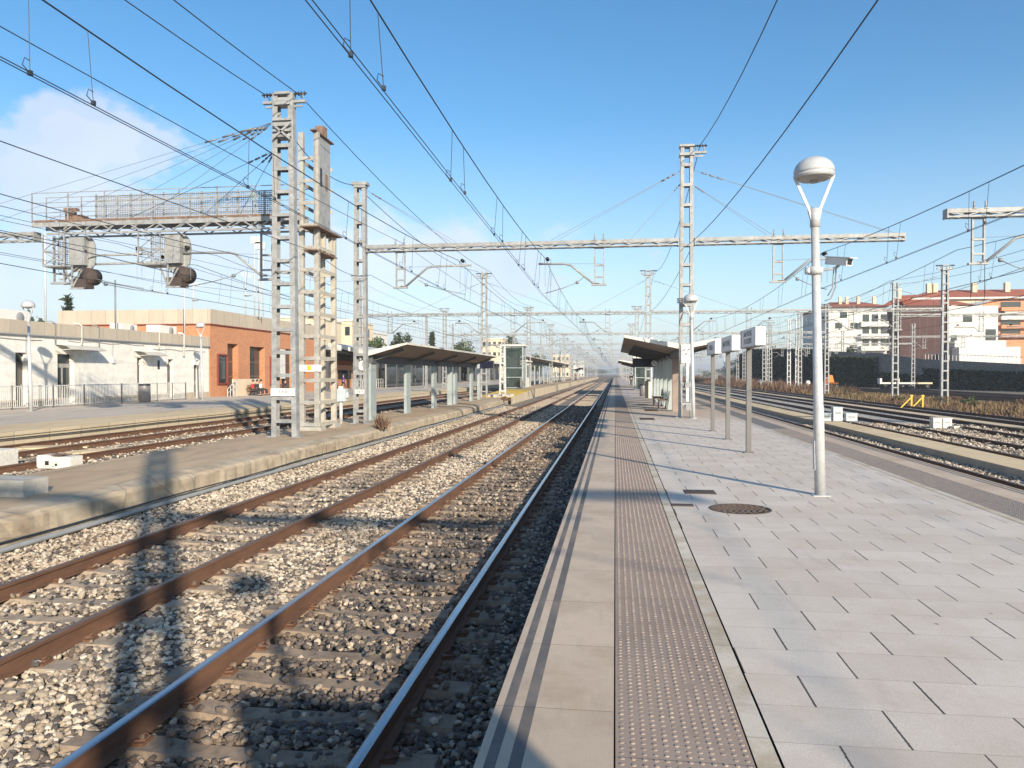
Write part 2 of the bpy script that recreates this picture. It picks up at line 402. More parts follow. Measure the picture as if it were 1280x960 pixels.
# ---------------------------------------------------------------- mesh builder
class MB:
    def __init__(s):
        s.v = []; s.f = []; s.m = []; s.smooth = False; s.sm = []
    def _add(s, vs, fs, mi=0, sm=False):
        o = len(s.v)
        s.v += [tuple(v) for v in vs]
        for f in fs:
            s.f.append(tuple(o + i for i in f)); s.m.append(mi); s.sm.append(sm)
    def box(s, x0, x1, y0, y1, z0, z1, mi=0, rot=None, piv=None):
        vs = [Vector((x, y, z)) for z in (z0, z1) for y in (y0, y1) for x in (x0, x1)]
        if rot is not None:
            piv = Vector(piv) if piv is not None else Vector(((x0 + x1) / 2, (y0 + y1) / 2, (z0 + z1) / 2))
            vs = [rot @ (v - piv) + piv for v in vs]
        s._add(vs, [(0, 2, 3, 1), (4, 5, 7, 6), (0, 1, 5, 4), (2, 6, 7, 3), (0, 4, 6, 2), (1, 3, 7, 5)], mi)
        return s
    def quad(s, a, b, c, d, mi=0):
        s._add([a, b, c, d], [(0, 1, 2, 3)], mi); return s
    def bar(s, a, b, w, h=None, mi=0):
        """rectangular bar between two points"""
        a = Vector(a); b = Vector(b); h = w if h is None else h
        d = (b - a).normalized()
        up = Vector((0, 0, 1)) if abs(d.z) < 0.95 else Vector((0, 1, 0))
        u = d.cross(up).normalized() * w / 2; v = u.cross(d).normalized() * h / 2
        vs = [p + i * u + j * v for p in (a, b) for i, j in ((-1, -1), (1, -1), (1, 1), (-1, 1))]
        s._add(vs, [(0, 3, 2, 1), (4, 5, 6, 7), (0, 1, 5, 4), (1, 2, 6, 5), (2, 3, 7, 6), (3, 0, 4, 7)], mi)
        return s
    def tube(s, pts, r, n=8, mi=0, caps=True):
        pts = [Vector(p) for p in pts]
        rs = r if isinstance(r, (list, tuple)) else [r] * len(pts)
        o = len(s.v)
        prev = None
        for i, p in enumerate(pts):
            if i == 0: d = pts[1] - pts[0]
            elif i == len(pts) - 1: d = pts[-1] - pts[-2]
            else: d = (pts[i + 1] - pts[i]).normalized() + (pts[i] - pts[i - 1]).normalized()
            d.normalize()
            if prev is None:
                up = Vector((0, 0, 1)) if abs(d.z) < 0.9 else Vector((1, 0, 0))
                u = d.cross(up).normalized()
            else:
                u = (prev - d * prev.dot(d)).normalized()
            prev = u
            w = d.cross(u)
            for k in range(n):
                a = 2 * math.pi * k / n
                q = p + (u * math.cos(a) + w * math.sin(a)) * rs[i]
                s.v.append(tuple(q))
        for i in range(len(pts) - 1):
            for k in range(n):
                a = o + i * n + k; b = o + i * n + (k + 1) % n
                s.f.append((a, b, b + n, a + n)); s.m.append(mi); s.sm.append(n > 5)
        if caps:
            s.f.append(tuple(o + k for k in range(n))[::-1]); s.m.append(mi); s.sm.append(False)
            e = o + (len(pts) - 1) * n
            s.f.append(tuple(e + k for k in range(n))); s.m.append(mi); s.sm.append(False)
        return s
    def lathe(s, prof, n=24, c=(0, 0, 0), mi=0, axis='z'):
        o = len(s.v)
        for r, z in prof:
            for k in range(n):
                a = 2 * math.pi * k / n
                x, y = r * math.cos(a), r * math.sin(a)
                q = (x, y, z) if axis == 'z' else ((x, z, y) if axis == 'y' else (z, x, y))
                s.v.append((q[0] + c[0], q[1] + c[1], q[2] + c[2]))
        for i in range(len(prof) - 1):
            for k in range(n):
                a = o + i * n + k; b = o + i * n + (k + 1) % n
                s.f.append((a, b, b + n, a + n)); s.m.append(mi); s.sm.append(True)
        return s
    def prism(s, poly, y0, y1, mi=0, axis='y'):
        """extrude a polygon given in (x,z) along y (or (y,z) along x, or (x,y) along z)"""
        def q(a, b, t):
            return (a, t, b) if axis == 'y' else ((t, a, b) if axis == 'x' else (a, b, t))
        n = len(poly)
        vs = [q(a, b, y0) for a, b in poly] + [q(a, b, y1) for a, b in poly]
        fs = [tuple(range(n))[::-1], tuple(range(n, 2 * n))] + [(i, (i + 1) % n, (i + 1) % n + n, i + n) for i in range(n)]
        s._add(vs, fs, mi)
        return s
    def mesh(s, name, mats):
        me = bpy.data.meshes.new(name)
        me.from_pydata(s.v, [], s.f)
        for m in (mats if isinstance(mats, (list, tuple)) else [mats]):
            me.materials.append(m)
        me.polygons.foreach_set('material_index', s.m)
        me.polygons.foreach_set('use_smooth', s.sm)
        bm = bmesh.new(); bm.from_mesh(me)
        bmesh.ops.recalc_face_normals(bm, faces=bm.faces)
        bm.to_mesh(me); bm.free()
        me.update()
        return me
    def build(s, name, mats, parent=None, loc=None, rz=0):
        o = bpy.data.objects.new(name, s.mesh(name, mats))
        COL.objects.link(o)
        if parent: o.parent = parent
        if loc: o.location = loc
        if rz: o.rotation_euler = (0, 0, rz)
        return o
    def off(s, dx, dy, dz, start=0):
        for i in range(start, len(s.v)):
            x, y, z = s.v[i]; s.v[i] = (x + dx, y + dy, z + dz)
        return s
def tag(o, label, cat, group=None, kind=None):
    if label: o['label'] = label
    if cat: o['category'] = cat
    if group: o['group'] = group
    if kind: o['kind'] = kind
    return o
def thing(name, label, cat, loc=(0, 0, 0), rz=0, group=None):
    o = bpy.data.objects.new(name, None); COL.objects.link(o)
    o.empty_display_size = 0.3
    o.location = loc; o.rotation_euler = (0, 0, rz)
    return tag(o, label, cat, group)
def struct(name, mb, mats):
    o = mb.build(name, mats); o['kind'] = 'structure'; return o
def dup(root, loc, rz=None, label=None, group=None, scale=None):
    def cp(o, par):
        c = o.copy(); COL.objects.link(c)
        if par is not None: c.parent = par
        for ch in KIDS.get(o.name, []): cp(ch, c)
        return c
    c = cp(root, None)
    c.location = loc
    if rz is not None: c.rotation_euler = (0, 0, rz)
    if label: c['label'] = label
    if group: c['group'] = group
    if scale: c.scale = (scale,) * 3
    return c
KIDS = {}
def remember():
    KIDS.clear()
    for o in bpy.data.objects:
        if o.parent: KIDS.setdefault(o.parent.name, []).append(o)
def text(body, size, mt, parent, loc, rot, extr=0.001, name='lettering', align='CENTER'):
    cu = bpy.data.curves.new(name, 'FONT'); cu.body = body; cu.size = size; cu.extrude = extr
    cu.align_x = align; cu.align_y = 'CENTER'
    tmp = bpy.data.objects.new(name, cu); COL.objects.link(tmp)
    bpy.context.view_layer.update()
    me = bpy.data.meshes.new_from_object(tmp.evaluated_get(bpy.context.evaluated_depsgraph_get()))
    bpy.data.objects.remove(tmp); bpy.data.curves.remove(cu)
    me.name = name; me.materials.clear(); me.materials.append(mt)
    o = bpy.data.objects.new(name, me); COL.objects.link(o); o.parent = parent
    o.location = loc; o.rotation_euler = rot
    return o
# ================================================================ SETTING
RT = -0.68            # rail top of the near tracks
BED = -0.88
mb = MB(); mb.quad((-2500, -2500, -1.05), (2500, -2500, -1.05), (2500, 4000, -1.05), (-2500, 4000, -1.05)); struct('ground', mb, M['earth'])
YF = 900
def sheet(name, x0, x1, y0, y1, z, m):
    b = MB(); b.quad((x0, y0, z), (x1, y0, z), (x1, y1, z), (x0, y1, z)); return struct(name, b, m)
sheet('ballast_bed', -9.5, 0.0, -40, YF, BED - 0.02, M['bed'])
sheet('ballast_bed', 5.0, 22.5, -40, YF, -0.835, M['bed_pale'])
sheet('ballast_bed', -19.5, -11.0, -40, YF, -0.64, M['bed'])
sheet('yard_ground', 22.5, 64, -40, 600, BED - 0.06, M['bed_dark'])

# --- my platform
PX0, PX1 = -0.59, 5.76
b = MB()
strips = [(-0.59, -0.55, 0), (-0.55, -0.50, 1), (-0.50, -0.447, 0), (-0.447, -0.39, 1), (-0.39, -0.004, 0), (-0.004, 0.004, 6), (0.004, 0.59, 2), (0.59, 0.598, 6), (0.598, 0.70, 3),
          (0.70, 0.712, 6), (0.712, 4.45, 4), (4.45, 4.462, 6), (4.462, 4.57, 3), (4.57, 5.17, 5), (5.17, 5.178, 6), (5.178, 5.56, 0), (5.56, 5.61, 1), (5.61, 5.66, 0), (5.66, 5.71, 1), (5.71, 5.76, 0)]
YP0, YP1 = -45, 330
for x0, x1, mi in strips:
    z = 0 if mi != 6 else -0.012
    b.quad((x0, YP0, z), (x1, YP0, z), (x1, YP1, z), (x0, YP1, z), mi)
b.box(PX0, PX0 + 0.3, YP0, YP1, -0.14, -0.001, 7)
b.box(PX0 + 0.06, PX0 + 0.3, YP0, YP1, -1.0, -0.14, 8)
b.box(PX1 - 0.3, PX1, YP0, YP1, -0.14, -0.001, 7)
b.box(PX1 - 0.3, PX1 - 0.06, YP0, YP1, -1.0, -0.14, 8)
b.box(PX0 + 0.3, PX1 - 0.3, YP1 - 0.2, YP1, -1.0, -0.002, 8)
struct('platform', b, [M['edge'], M['stripe'], M['tactile'], M['kerb'], M['paver'], M['tactile_r'], M['gap'], M['edge'], M['plat_face_g']])
# raised domes of the two tactile strips: part of the platform surface
def domes(x0, x1, y0, y1, p, m, name):
    xs = np.arange(x0 + p / 2, x1, p); ys = np.arange(y0, y1, p)
    X, Y = np.meshgrid(xs, ys); X = X.ravel(); Y = Y.ravel(); n = len(X)
    k = 8
    a = np.arange(k) * 2 * math.pi / k
    ring0 = np.stack([np.cos(a) * 0.0125, np.sin(a) * 0.0125, np.zeros(k)], 1)
    ring1 = np.stack([np.cos(a) * 0.0085, np.sin(a) * 0.0085, np.full(k, 0.005)], 1)
    base = np.concatenate([ring0, ring1]); nv = 2 * k
    keep = rng.random(n) > 0.012; X = X[keep] + rng.normal(0, 0.0006, keep.sum()); Y = Y[keep] + rng.normal(0, 0.0006, keep.sum()); n = len(X)
    C = np.stack([X, Y, np.zeros(n)], 1)
    wear = np.stack([rng.uniform(0.88, 1.02, n), rng.uniform(0.88, 1.02, n), rng.uniform(0.45, 1.05, n)], 1)
    V = (C[:, None, :] + base[None] * wear[:, None, :]).reshape(-1, 3)
    faces = [[i, (i + 1) % k, (i + 1) % k + k, i + k] for i in range(k)]
    F = np.array(faces); FF = (F[None] + (np.arange(n) * nv)[:, None, None]).reshape(-1, 4)
    T = np.array([list(range(k, 2 * k))]); TT = (T[None] + (np.arange(n) * nv)[:, None, None]).reshape(-1, k)
    me = bpy.data.meshes.new(name)
    nl = FF.size + TT.size; nf = len(FF) + len(TT)
    me.vertices.add(len(V)); me.vertices.foreach_set('co', V.ravel())
    me.loops.add(nl); me.polygons.add(nf)
    me.loops.foreach_set('vertex_index', np.concatenate([FF.ravel(), TT.ravel()]))
    st = np.concatenate([np.arange(len(FF)) * 4, FF.size + np.arange(len(TT)) * k])
    me.polygons.foreach_set('loop_start', st)
    me.materials.append(m); me.update(calc_edges=True); me.shade_flat()
    o = bpy.data.objects.new(name, me); COL.objects.link(o); o['kind'] = 'structure'
    return o
domes(0.008, 0.59, 0.8, 26, 0.0485, M['dome'], 'platform_paving_bumps')
domes(4.575, 5.17, 5, 24, 0.0495, M['dome'], 'platform_paving_bumps')

# --- low island platform with crumbling kerb
IZ = -0.34
IX0, IX1 = -11.65, -8.55
b = MB()
ny = 700
ys = np.concatenate([np.arange(-12, 60, 0.15), np.arange(60, 63.1, 1)])
xk = -8.98
b.quad((IX0, -40, IZ), (xk, -40, IZ), (xk, 63, IZ), (IX0, 63, IZ), 0)
rnd = rng.random
for i in range(len(ys) - 1):
    pass
prof = []
wob = np.cumsum(rng.normal(0, 0.02, len(ys))); wob -= np.convolve(wob, np.ones(25) / 25, 'same')
for i, y in enumerate(ys):
    e = IX1 + wob[i] * 0.45
    h = rng.normal(0, 0.006)
    prof.append([(xk, y, IZ), (xk + 0.12, y, IZ - 0.015 + h), (e - 0.06, y, IZ - 0.05 + h + abs(wob[i]) * -0.3), (e + rng.normal(0, 0.007), y, IZ - 0.12), (e + rng.normal(0, 0.007), y, IZ - 0.32), (e + 0.03, y, -1.0)])
for i in range(len(prof) - 1):
    for j in range(5):
        b.quad(prof[i][j], prof[i][j + 1], prof[i + 1][j + 1], prof[i + 1][j], 1)
b.box(IX0 - 0.002, IX0 + 0.1, -40, 63, -1, IZ - 0.001, 2)
struct('island_platform', b, [M['island'], M['island_edge'], M['plat_face']])
# ramp and full-height part of the island beyond
b = MB()
b.quad((IX0, 63, IZ), (IX1, 63, IZ), (IX1, 80, 0), (IX0, 80, 0), 1)
b.quad((IX1, 63, IZ - 0.6), (IX1, 80, -1), (IX1, 80, 0), (IX1, 63, IZ), 2)
b.quad((IX0, 80, 0), (IX1, 80, 0), (IX1, 400, 0), (IX0, 400, 0), 0)
b.quad((IX1, 80, -1), (IX1, 400, -1), (IX1, 400, 0), (IX1, 80, 0), 2)
b.quad((IX0, 80, -1), (IX0, 400, -1), (IX0, 400, 0), (IX0, 80, 0), 2)
struct('island_platform_ramp', b, [M['island'], M['yellow_floor'], M['plat_face']])

# --- station platform on the left
SZ = -0.12
b = MB()
SX = -18.3
b.quad((-90, -40, SZ), (SX - 2.6, -40, SZ), (SX - 2.6, 500, SZ), (-90, 500, SZ), 0)
b.quad((SX - 2.6, -40, SZ), (SX, -40, SZ), (SX, 500, SZ), (SX - 2.6, 500, SZ), 1)
b.box(SX - 0.3, SX, -40, 500, -0.24, SZ - 0.001, 2)
b.box(SX - 0.3, SX - 0.05, -40, 500, -1, -0.24, 2)
struct('station_platform', b, [M['station_plat'], M['walk'], M['plat_face']])
# --- low concrete walkway between the right-hand tracks
b = MB(); b.quad((9.45, -20, -0.6), (10.6, -20, -0.6), (10.6, 400, -0.6), (9.45, 400, -0.6), 0); b.quad((9.45, -20, -1), (9.45, 400, -1), (9.45, 400, -0.6), (9.45, -20, -0.6), 1); b.quad((10.6, -20, -1), (10.6, 400, -1), (10.6, 400, -0.6), (10.6, -20, -0.6), 0); struct('path', b, [M['walk'], M['plinth']])  # left face takes a darker material: brown concrete plus its shade painted in
b = MB(); b.box(17.95, 18.75, 5, 300, -1.0, -0.78); struct('path', b, M['walk'])

# ================================================================ BALLAST STONES
def stones(x0, x1, y0, y1, dens, smin, smax, z, jitter, cull=True, sleepers=()):
    n = int((x1 - x0) * (y1 - y0) * dens)
    X = rng.uniform(x0, x1, n); Y = rng.uniform(y0, y1, n)
    if cull:
        zc = CP * Y - SP * X; px = 769 + K * X / zc
        k = (px > -330) & (px < 1500) & (zc > 0.9)
        py = HY + 960 * 2.5 / np.maximum(zc, 0.1)
        k &= py < 1500
        X = X[k]; Y = Y[k]
    return X, Y
def icos():
    t = (1 + 5 ** 0.5) / 2
    v = np.array([(-1, t, 0), (1, t, 0), (-1, -t, 0), (1, -t, 0), (0, -1, t), (0, 1, t), (0, -1, -t), (0, 1, -t), (t, 0, -1), (t, 0, 1), (-t, 0, -1), (-t, 0, 1)], float)
    v /= np.linalg.norm(v[0])
    f = np.array([(0, 11, 5), (0, 5, 1), (0, 1, 7), (0, 7, 10), (0, 10, 11), (1, 5, 9), (5, 11, 4), (11, 10, 2), (10, 7, 6), (7, 1, 8), (3, 9, 4), (3, 4, 2), (3, 2, 6), (3, 6, 8), (3, 8, 9), (4, 9, 5), (2, 4, 11), (6, 2, 10), (8, 6, 7), (9, 8, 1)])
    return v, f
IV, IF = icos()
def stone_mesh(name, X, Y, Z, S, m):
    n = len(X)
    V = IV[None] * (1 + rng.uniform(-0.32, 0.30, (n, 12, 1)))
    sc = np.stack([rng.uniform(0.8, 1.35, n), rng.uniform(0.7, 1.1, n), rng.uniform(0.5, 0.85, n)], 1)
    V = V * sc[:, None, :] * S[:, None, None]
    # random rotation: z spin plus tilt
    a = rng.uniform(0, 2 * math.pi, n); t = rng.normal(0, 0.45, n); ph = rng.uniform(0, 2 * math.pi, n)
    ct, st = np.cos(t), np.sin(t)
    y = V[:, :, 1] * ct[:, None] - V[:, :, 2] * st[:, None]; zz = V[:, :, 1] * st[:, None] + V[:, :, 2] * ct[:, None]
    x = V[:, :, 0]
    ca, sa = np.cos(a)[:, None], np.sin(a)[:, None]
    xx = x * ca - y * sa; yy = x * sa + y * ca
    V = np.stack([xx + X[:, None], yy + Y[:, None], zz + Z[:, None]], 2).reshape(-1, 3)
    F = (IF[None] + (np.arange(n) * 12)[:, None, None]).reshape(-1, 3)
    me = bpy.data.meshes.new(name)
    me.vertices.add(len(V)); me.vertices.foreach_set('co', V.astype(np.float32).ravel())
    me.loops.add(F.size); me.polygons.add(len(F))
    me.loops.foreach_set('vertex_index', F.ravel().astype(np.int32))
    me.polygons.foreach_set('loop_start', (np.arange(len(F)) * 3).astype(np.int32))
    me.materials.append(m); me.update(calc_edges=True); me.shade_flat()
    o = bpy.data.objects.new(name, me); COL.objects.link(o); o['kind'] = 'stuff'
    return o
SLP = 0.60
TR_NEAR = [-2.42, -5.87]
def bury(X, Y, centers, ofs):
    """True where a stone would sit on a sleeper"""
    k = np.zeros(len(X), bool)
    f = np.abs(((Y - ofs) / SLP + 0.5) % 1.0 - 0.5) * SLP
    for c in centers:
        k |= (np.abs(X - c) < 1.27) & (f < 0.125)
    return k
def make_ballast(x0, x1, y0, y1, dens, s0, s1, centers, zb, label):
    X, Y = stones(x0, x1, y0, y1, dens, 0, 0, 0, 0)
    k = bury(X, Y, centers, 0.0) & (rng.random(len(X)) > 0.10)
    nr = np.zeros(len(X), bool)
    for c in centers:
        for s in (-0.87, 0.87):
            nr |= np.abs(X - c - s) < 0.075
    X = X[~k & ~nr]; Y = Y[~k & ~nr]
    S = rng.uniform(s0, s1, len(X)) * np.where(rng.random(len(X)) < 0.12, 1.3, 1)
    Z = zb + rng.uniform(-0.03, 0.022, len(X)) + 0.018 * np.sin(X * 2.1 + 0.7 * np.sin(Y * 0.9)) 
    on = bury(X, Y, centers, 0.0)
    Z = np.where(on, zb + 0.065, Z)
    print('stones', len(X))
    o = stone_mesh('ballast_stones', X, Y, Z, S, M['stone'])
    o['label'] = label
    return o
make_ballast(-8.5, -0.55, 1.2, 14, 620, 0.021, 0.036, TR_NEAR, BED + 0.0, 'light and dark ballast stones around the two nearest tracks')
make_ballast(-8.5, -0.55, 14, 34, 330, 0.028, 0.042, TR_NEAR, BED + 0.0, 'ballast stones further along the two nearest tracks')
make_ballast(-8.5, -0.55, 34, 58, 150, 0.035, 0.055, TR_NEAR, BED + 0.0, 'ballast far along the two nearest tracks')
make_ballast(-18.2, -11.7, 12, 46, 130, 0.032, 0.048, [-13.07, -16.95], -0.645, 'ballast stones around the two station side tracks')
make_ballast(8.6, 17.9, 8, 40, 190, 0.032, 0.05, [12.25, 16.2], -0.83, 'pale ballast stones beside the tracks past the platform')

# ================================================================ TRACKS
def rail_mesh(y0, y1, head):
    prof = [(-0.07, -0.17), (0.07, -0.17), (0.07, -0.158), (0.012, -0.14), (0.009, -0.05), (0.035, -0.038), (0.036, -0.008), (0.026, 0), (-0.026, 0), (-0.036, -0.008), (-0.035, -0.038), (-0.009, -0.05), (-0.012, -0.14), (-0.07, -0.158)]
    b = MB(); n = len(prof)
    segs = [y0, y1]
    vs = [(x, y, z) for y in segs for x, z in prof]
    for i in range(n):
        j = (i + 1) % n
        b._add([vs[i], vs[j], vs[j + n], vs[i + n]], [(0, 1, 2, 3)], 1 if i in (6, 7, 8) else 0)
    b._add(vs[:n], [tuple(range(n))], 0); b._add(vs[n:], [tuple(range(n))], 0)
    return b.mesh('rail', [M['rail'], head])
RM = {True: rail_mesh(-40, YF, M['railhead']), False: rail_mesh(-40, YF, M['railhead_rust'])}
def yard_rail(y1):
    RM[y1] = rail_mesh(10, y1, M['railhead_rust']); return y1
def sleeper_mesh(m, clips=True):
    b = MB()
    # three zones: wide ends, narrower waist
    xs = [-1.3, -1.28, -0.62, -0.4, 0.4, 0.62, 1.28, 1.3]
    wb = [0.14, 0.145, 0.145, 0.115, 0.115, 0.145, 0.145, 0.14]
    wt = [0.08, 0.105, 0.11, 0.09, 0.09, 0.11, 0.105, 0.08]
    zt = [-0.06, 0.0, 0.0, -0.03, -0.03, 0.0, 0.0, -0.06]
    rows = [[(x, -w, -0.16), (x, w, -0.16), (x, t, z), (x, -t, z)] for x, w, t, z in zip(xs, wb, wt, zt)]
    for a, c in zip(rows, rows[1:]):
        for i in (1, 2, 3):
            b.quad(a[i], a[(i + 1) % 4], c[(i + 1) % 4], c[i], 0)
    b.quad(*rows[0], 0); b.quad(*rows[-1], 0)
    if clips:
        for r in (-0.87, 0.87):
            for s in (-1, 1):
                b.box(r + s * 0.115 - 0.04, r + s * 0.115 + 0.04, -0.06, 0.06, 0.0, 0.022, 1)
                b.tube([(r + s * 0.055, -0.05, 0.018), (r + s * 0.10, -0.062, 0.038), (r + s * 0.15, -0.03, 0.034), (r + s * 0.15, 0.03, 0.034), (r + s * 0.10, 0.062, 0.038), (r + s * 0.055, 0.05, 0.018)], 0.009, 5, 1)
    return b.mesh('sleeper', [m, M['rail']])
SM = {'n': sleeper_mesh(M['sleeper']), 'd': sleeper_mesh(M['sleeper_dark'])}
SMlow = {k: sleeper_mesh(m, False) for k, m in (('n', M['sleeper']), ('d', M['sleeper_dark']))}
def track(cx, zt, label, shiny=False, kind='n', y_first=1.2, nsl=100, ytot=220):
    t = thing('railway_track', label, 'railway track', (cx, 0, zt), group='railway tracks side by side')
    for s in (-0.87, 0.87):
        o = bpy.data.objects.new('rail', RM[shiny]); COL.objects.link(o); o.parent = t; o.location = (s, 0, 0)
    k0 = math.ceil(y_first / SLP)
    for k in range(k0, k0 + nsl):
        o = bpy.data.objects.new('sleeper', SM[kind]); COL.objects.link(o); o.parent = t
        o.location = (0, k * SLP, -0.165)
    # the sleepers beyond the first hundred as one run
    b = MB()
    for k in range(k0 + nsl, int(ytot / SLP)):
        y = k * SLP
        b.quad((-1.3, y - 0.1, -0.165), (1.3, y - 0.1, -0.165), (1.3, y + 0.1, -0.165), (-1.3, y + 0.1, -0.165), 0)
        b.quad((-1.3, y - 0.1, -0.165), (1.3, y - 0.1, -0.165), (1.3, y - 0.14, -0.21), (-1.3, y - 0.14, -0.21), 0)
    o = b.build('sleepers_far_along', M['sleeper'], t); o['kind'] = 'stuff'
    return t
track(-2.42, RT, 'railway track with polished bright rails beside the paved platform edge', True, 'd')
track(-5.87, RT, 'rust brown railway track, second from the paved platform, next to the low dusty island platform', False, 'n', 4.8)
track(-13.07, -0.46, 'rusty railway track behind the low island platform holding the lattice pylons', False, 'n', 12, 90)
track(-16.95, -0.46, 'railway track running against the station building platform wall', False, 'n', 18, 90)
track(7.59, RT, 'railway track hidden close under the tactile edge of the platform, lamp post side', False, 'n', 9, 100)
track(12.25, RT, 'railway track just past the tan concrete walkway', False, 'n', 11, 100)
track(16.2, RT, 'railway track beyond the walkway track, with two pale trackside boxes beside it', False, 'n', 15, 100)
track(20.3, RT, 'railway track running along the strip of dry weeds', False, 'n', 20, 100)
for i, x in enumerate((31.0, 35.5, 40.0, 45.0)):
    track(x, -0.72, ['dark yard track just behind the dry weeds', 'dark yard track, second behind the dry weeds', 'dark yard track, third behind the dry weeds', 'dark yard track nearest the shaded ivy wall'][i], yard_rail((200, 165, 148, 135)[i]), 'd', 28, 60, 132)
# conduit along the island
b = MB(); b.tube([(-8.42 + 0.03 * math.sin(y * 0.31) , y, -0.79) for y in np.arange(4, 60, 1.0)], 0.045, 8)
tag(b.build('conduit', M['pipe']), 'grey conduit pipe along the foot of the crumbling kerb', 'pipe')
b = MB(); b.tube([(-8.47 + 0.02 * math.sin(y * 0.5), y, -0.70 + 0.01 * math.sin(y)) for y in np.arange(4, 64, 1.0)], 0.014, 6)
tag(b.build('cable', M['wire']), 'thin black cable lying above the grey conduit on the kerb', 'cable')
b = MB(); b.tube([(SX + 0.03, y, -0.33 + 0.01 * math.sin(y * 0.7)) for y in np.arange(10, 48, 1.0)] + [(SX + 0.12, 48.6, -0.4)], 0.02, 6)
tag(b.build('cable', M['wire']), 'black cable fixed along the face of the station platform', 'cable')
M['sooty'] = mat('sooty_lamp', (0.06, 0.045, 0.04), 0.85, 0, 0.3, 6)
# ================================================================ OVERHEAD STRUCTURES
def mast_mb(w, h, step=0.75, depth=0.28, leg=0.13, wt=None, mi=0):
    """two channel legs tied by batten plates; tapers from w to wt"""
    wt = w if wt is None else wt
    b = MB()
    t = 0.012
    def X(z, s): return s * (w + (wt - w) * z / h) / 2
    for s in (-1, 1):
        for d in (-depth / 2, depth / 2 - t):
            vs = []
            for z in (0, h):
                xo = X(z, s); xi = xo - s * leg
                vs += [(xo, d, z), (xi, d, z), (xi, d + t, z), (xo, d + t, z)]
            b._add(vs, [(0, 1, 2, 3), (4, 5, 6, 7), (0, 1, 5, 4), (1, 2, 6, 5), (2, 3, 7, 6), (3, 0, 4, 7)], mi)
        vs = []
        for z in (0, h):
            xo = X(z, s)
            vs += [(xo, -depth / 2 + t, z), (xo - s * t, -depth / 2 + t, z), (xo - s * t, depth / 2 - t, z), (xo, depth / 2 - t, z)]
        b._add(vs, [(0, 1, 2, 3), (4, 5, 6, 7), (0, 1, 5, 4), (1, 2, 6, 5), (2, 3, 7, 6), (3, 0, 4, 7)], mi)
    z = 0.45
    while z < h - 0.2:
        xw = (w + (wt - w) * z / h) / 2 - 0.03
        for d in (-depth / 2 - 0.012, depth / 2):
            b.box(-xw, xw, d, d + 0.012, z, z + 0.11, mi)
        b.box(-xw + 0.05, xw - 0.05, -depth / 2 + 0.015, depth / 2 - 0.015, z + 0.095, z + 0.109, mi)
        z += step
    # feet
    for s in (-1, 1):
        b.box(s * w / 2 - 0.12, s * w / 2 + 0.12, -depth / 2 - 0.06, depth / 2 + 0.06, 0, 0.03, mi)
    return b
def beam_mb(x0, x1, z, d=0.3, hh=0.2, detail=True):
    b = MB()
    for y in (-d / 2, d / 2):
        b.bar((x0, y, z + hh / 2 - 0.02), (x1, y, z + hh / 2 - 0.02), 0.05, 0.13)
        b.bar((x0, y, z - hh / 2), (x1, y, z - hh / 2), 0.05, 0.045)
    if detail:
        n = max(2, int(abs(x1 - x0) / 0.55)); st = (x1 - x0) / n
        for i in range(n):
            a = x0 + i * st; c = a + st
            zz = (z + hh / 2 - 0.03, z - hh / 2 + 0.02)
            for y in (-d / 2, d / 2):
                b.bar((a, y, zz[i % 2]), (c, y, zz[1 - i % 2]), 0.03, 0.03)
            s = 1 if i % 2 else -1
            b.bar((a, s * d / 2, z - hh / 2), (c, -s * d / 2, z - hh / 2), 0.03, 0.02)
            b.bar((a, -s * d / 2, z + hh / 2), (c, s * d / 2, z + hh / 2), 0.03, 0.02)
    for e in (x0, x1):
        b.box(e - 0.02, e + 0.02, -d / 2 - 0.02, d / 2 + 0.02, z - hh / 2 - 0.04, z + hh / 2 + 0.06)
    return b
def droppost(par, x, z, L=1.5, w=0.34, y=0.0, mt=None):
    b = MB()
    for s in (-1, 1):
        b.bar((x + s * w / 2, y, z), (x + s * w / 2, y, z - L), 0.05, 0.09)
        b.tube([(x + s * w / 2, y - 0.1, z + 0.2), (x + s * w / 2, y - 0.1, z + 0.42)], 0.03, 6)
        b.box(x + s * w / 2 - 0.06, x + s * w / 2 + 0.06, y - 0.2, y + 0.2, z + 0.17, z + 0.2)
    for f in (0.06, 0.5, 0.8, 0.985):
        b.box(x - w / 2 - 0.02, x + w / 2 + 0.02, y - 0.05, y + 0.05, z - L * f - 0.03, z - L * f + 0.03)
    b.box(x - w / 2 - 0.12, x + w / 2 + 0.12, y - 0.06, y + 0.06, z - L - 0.03, z - L + 0.03)
    return b.build('drop_post', mt or M['galv'], par)
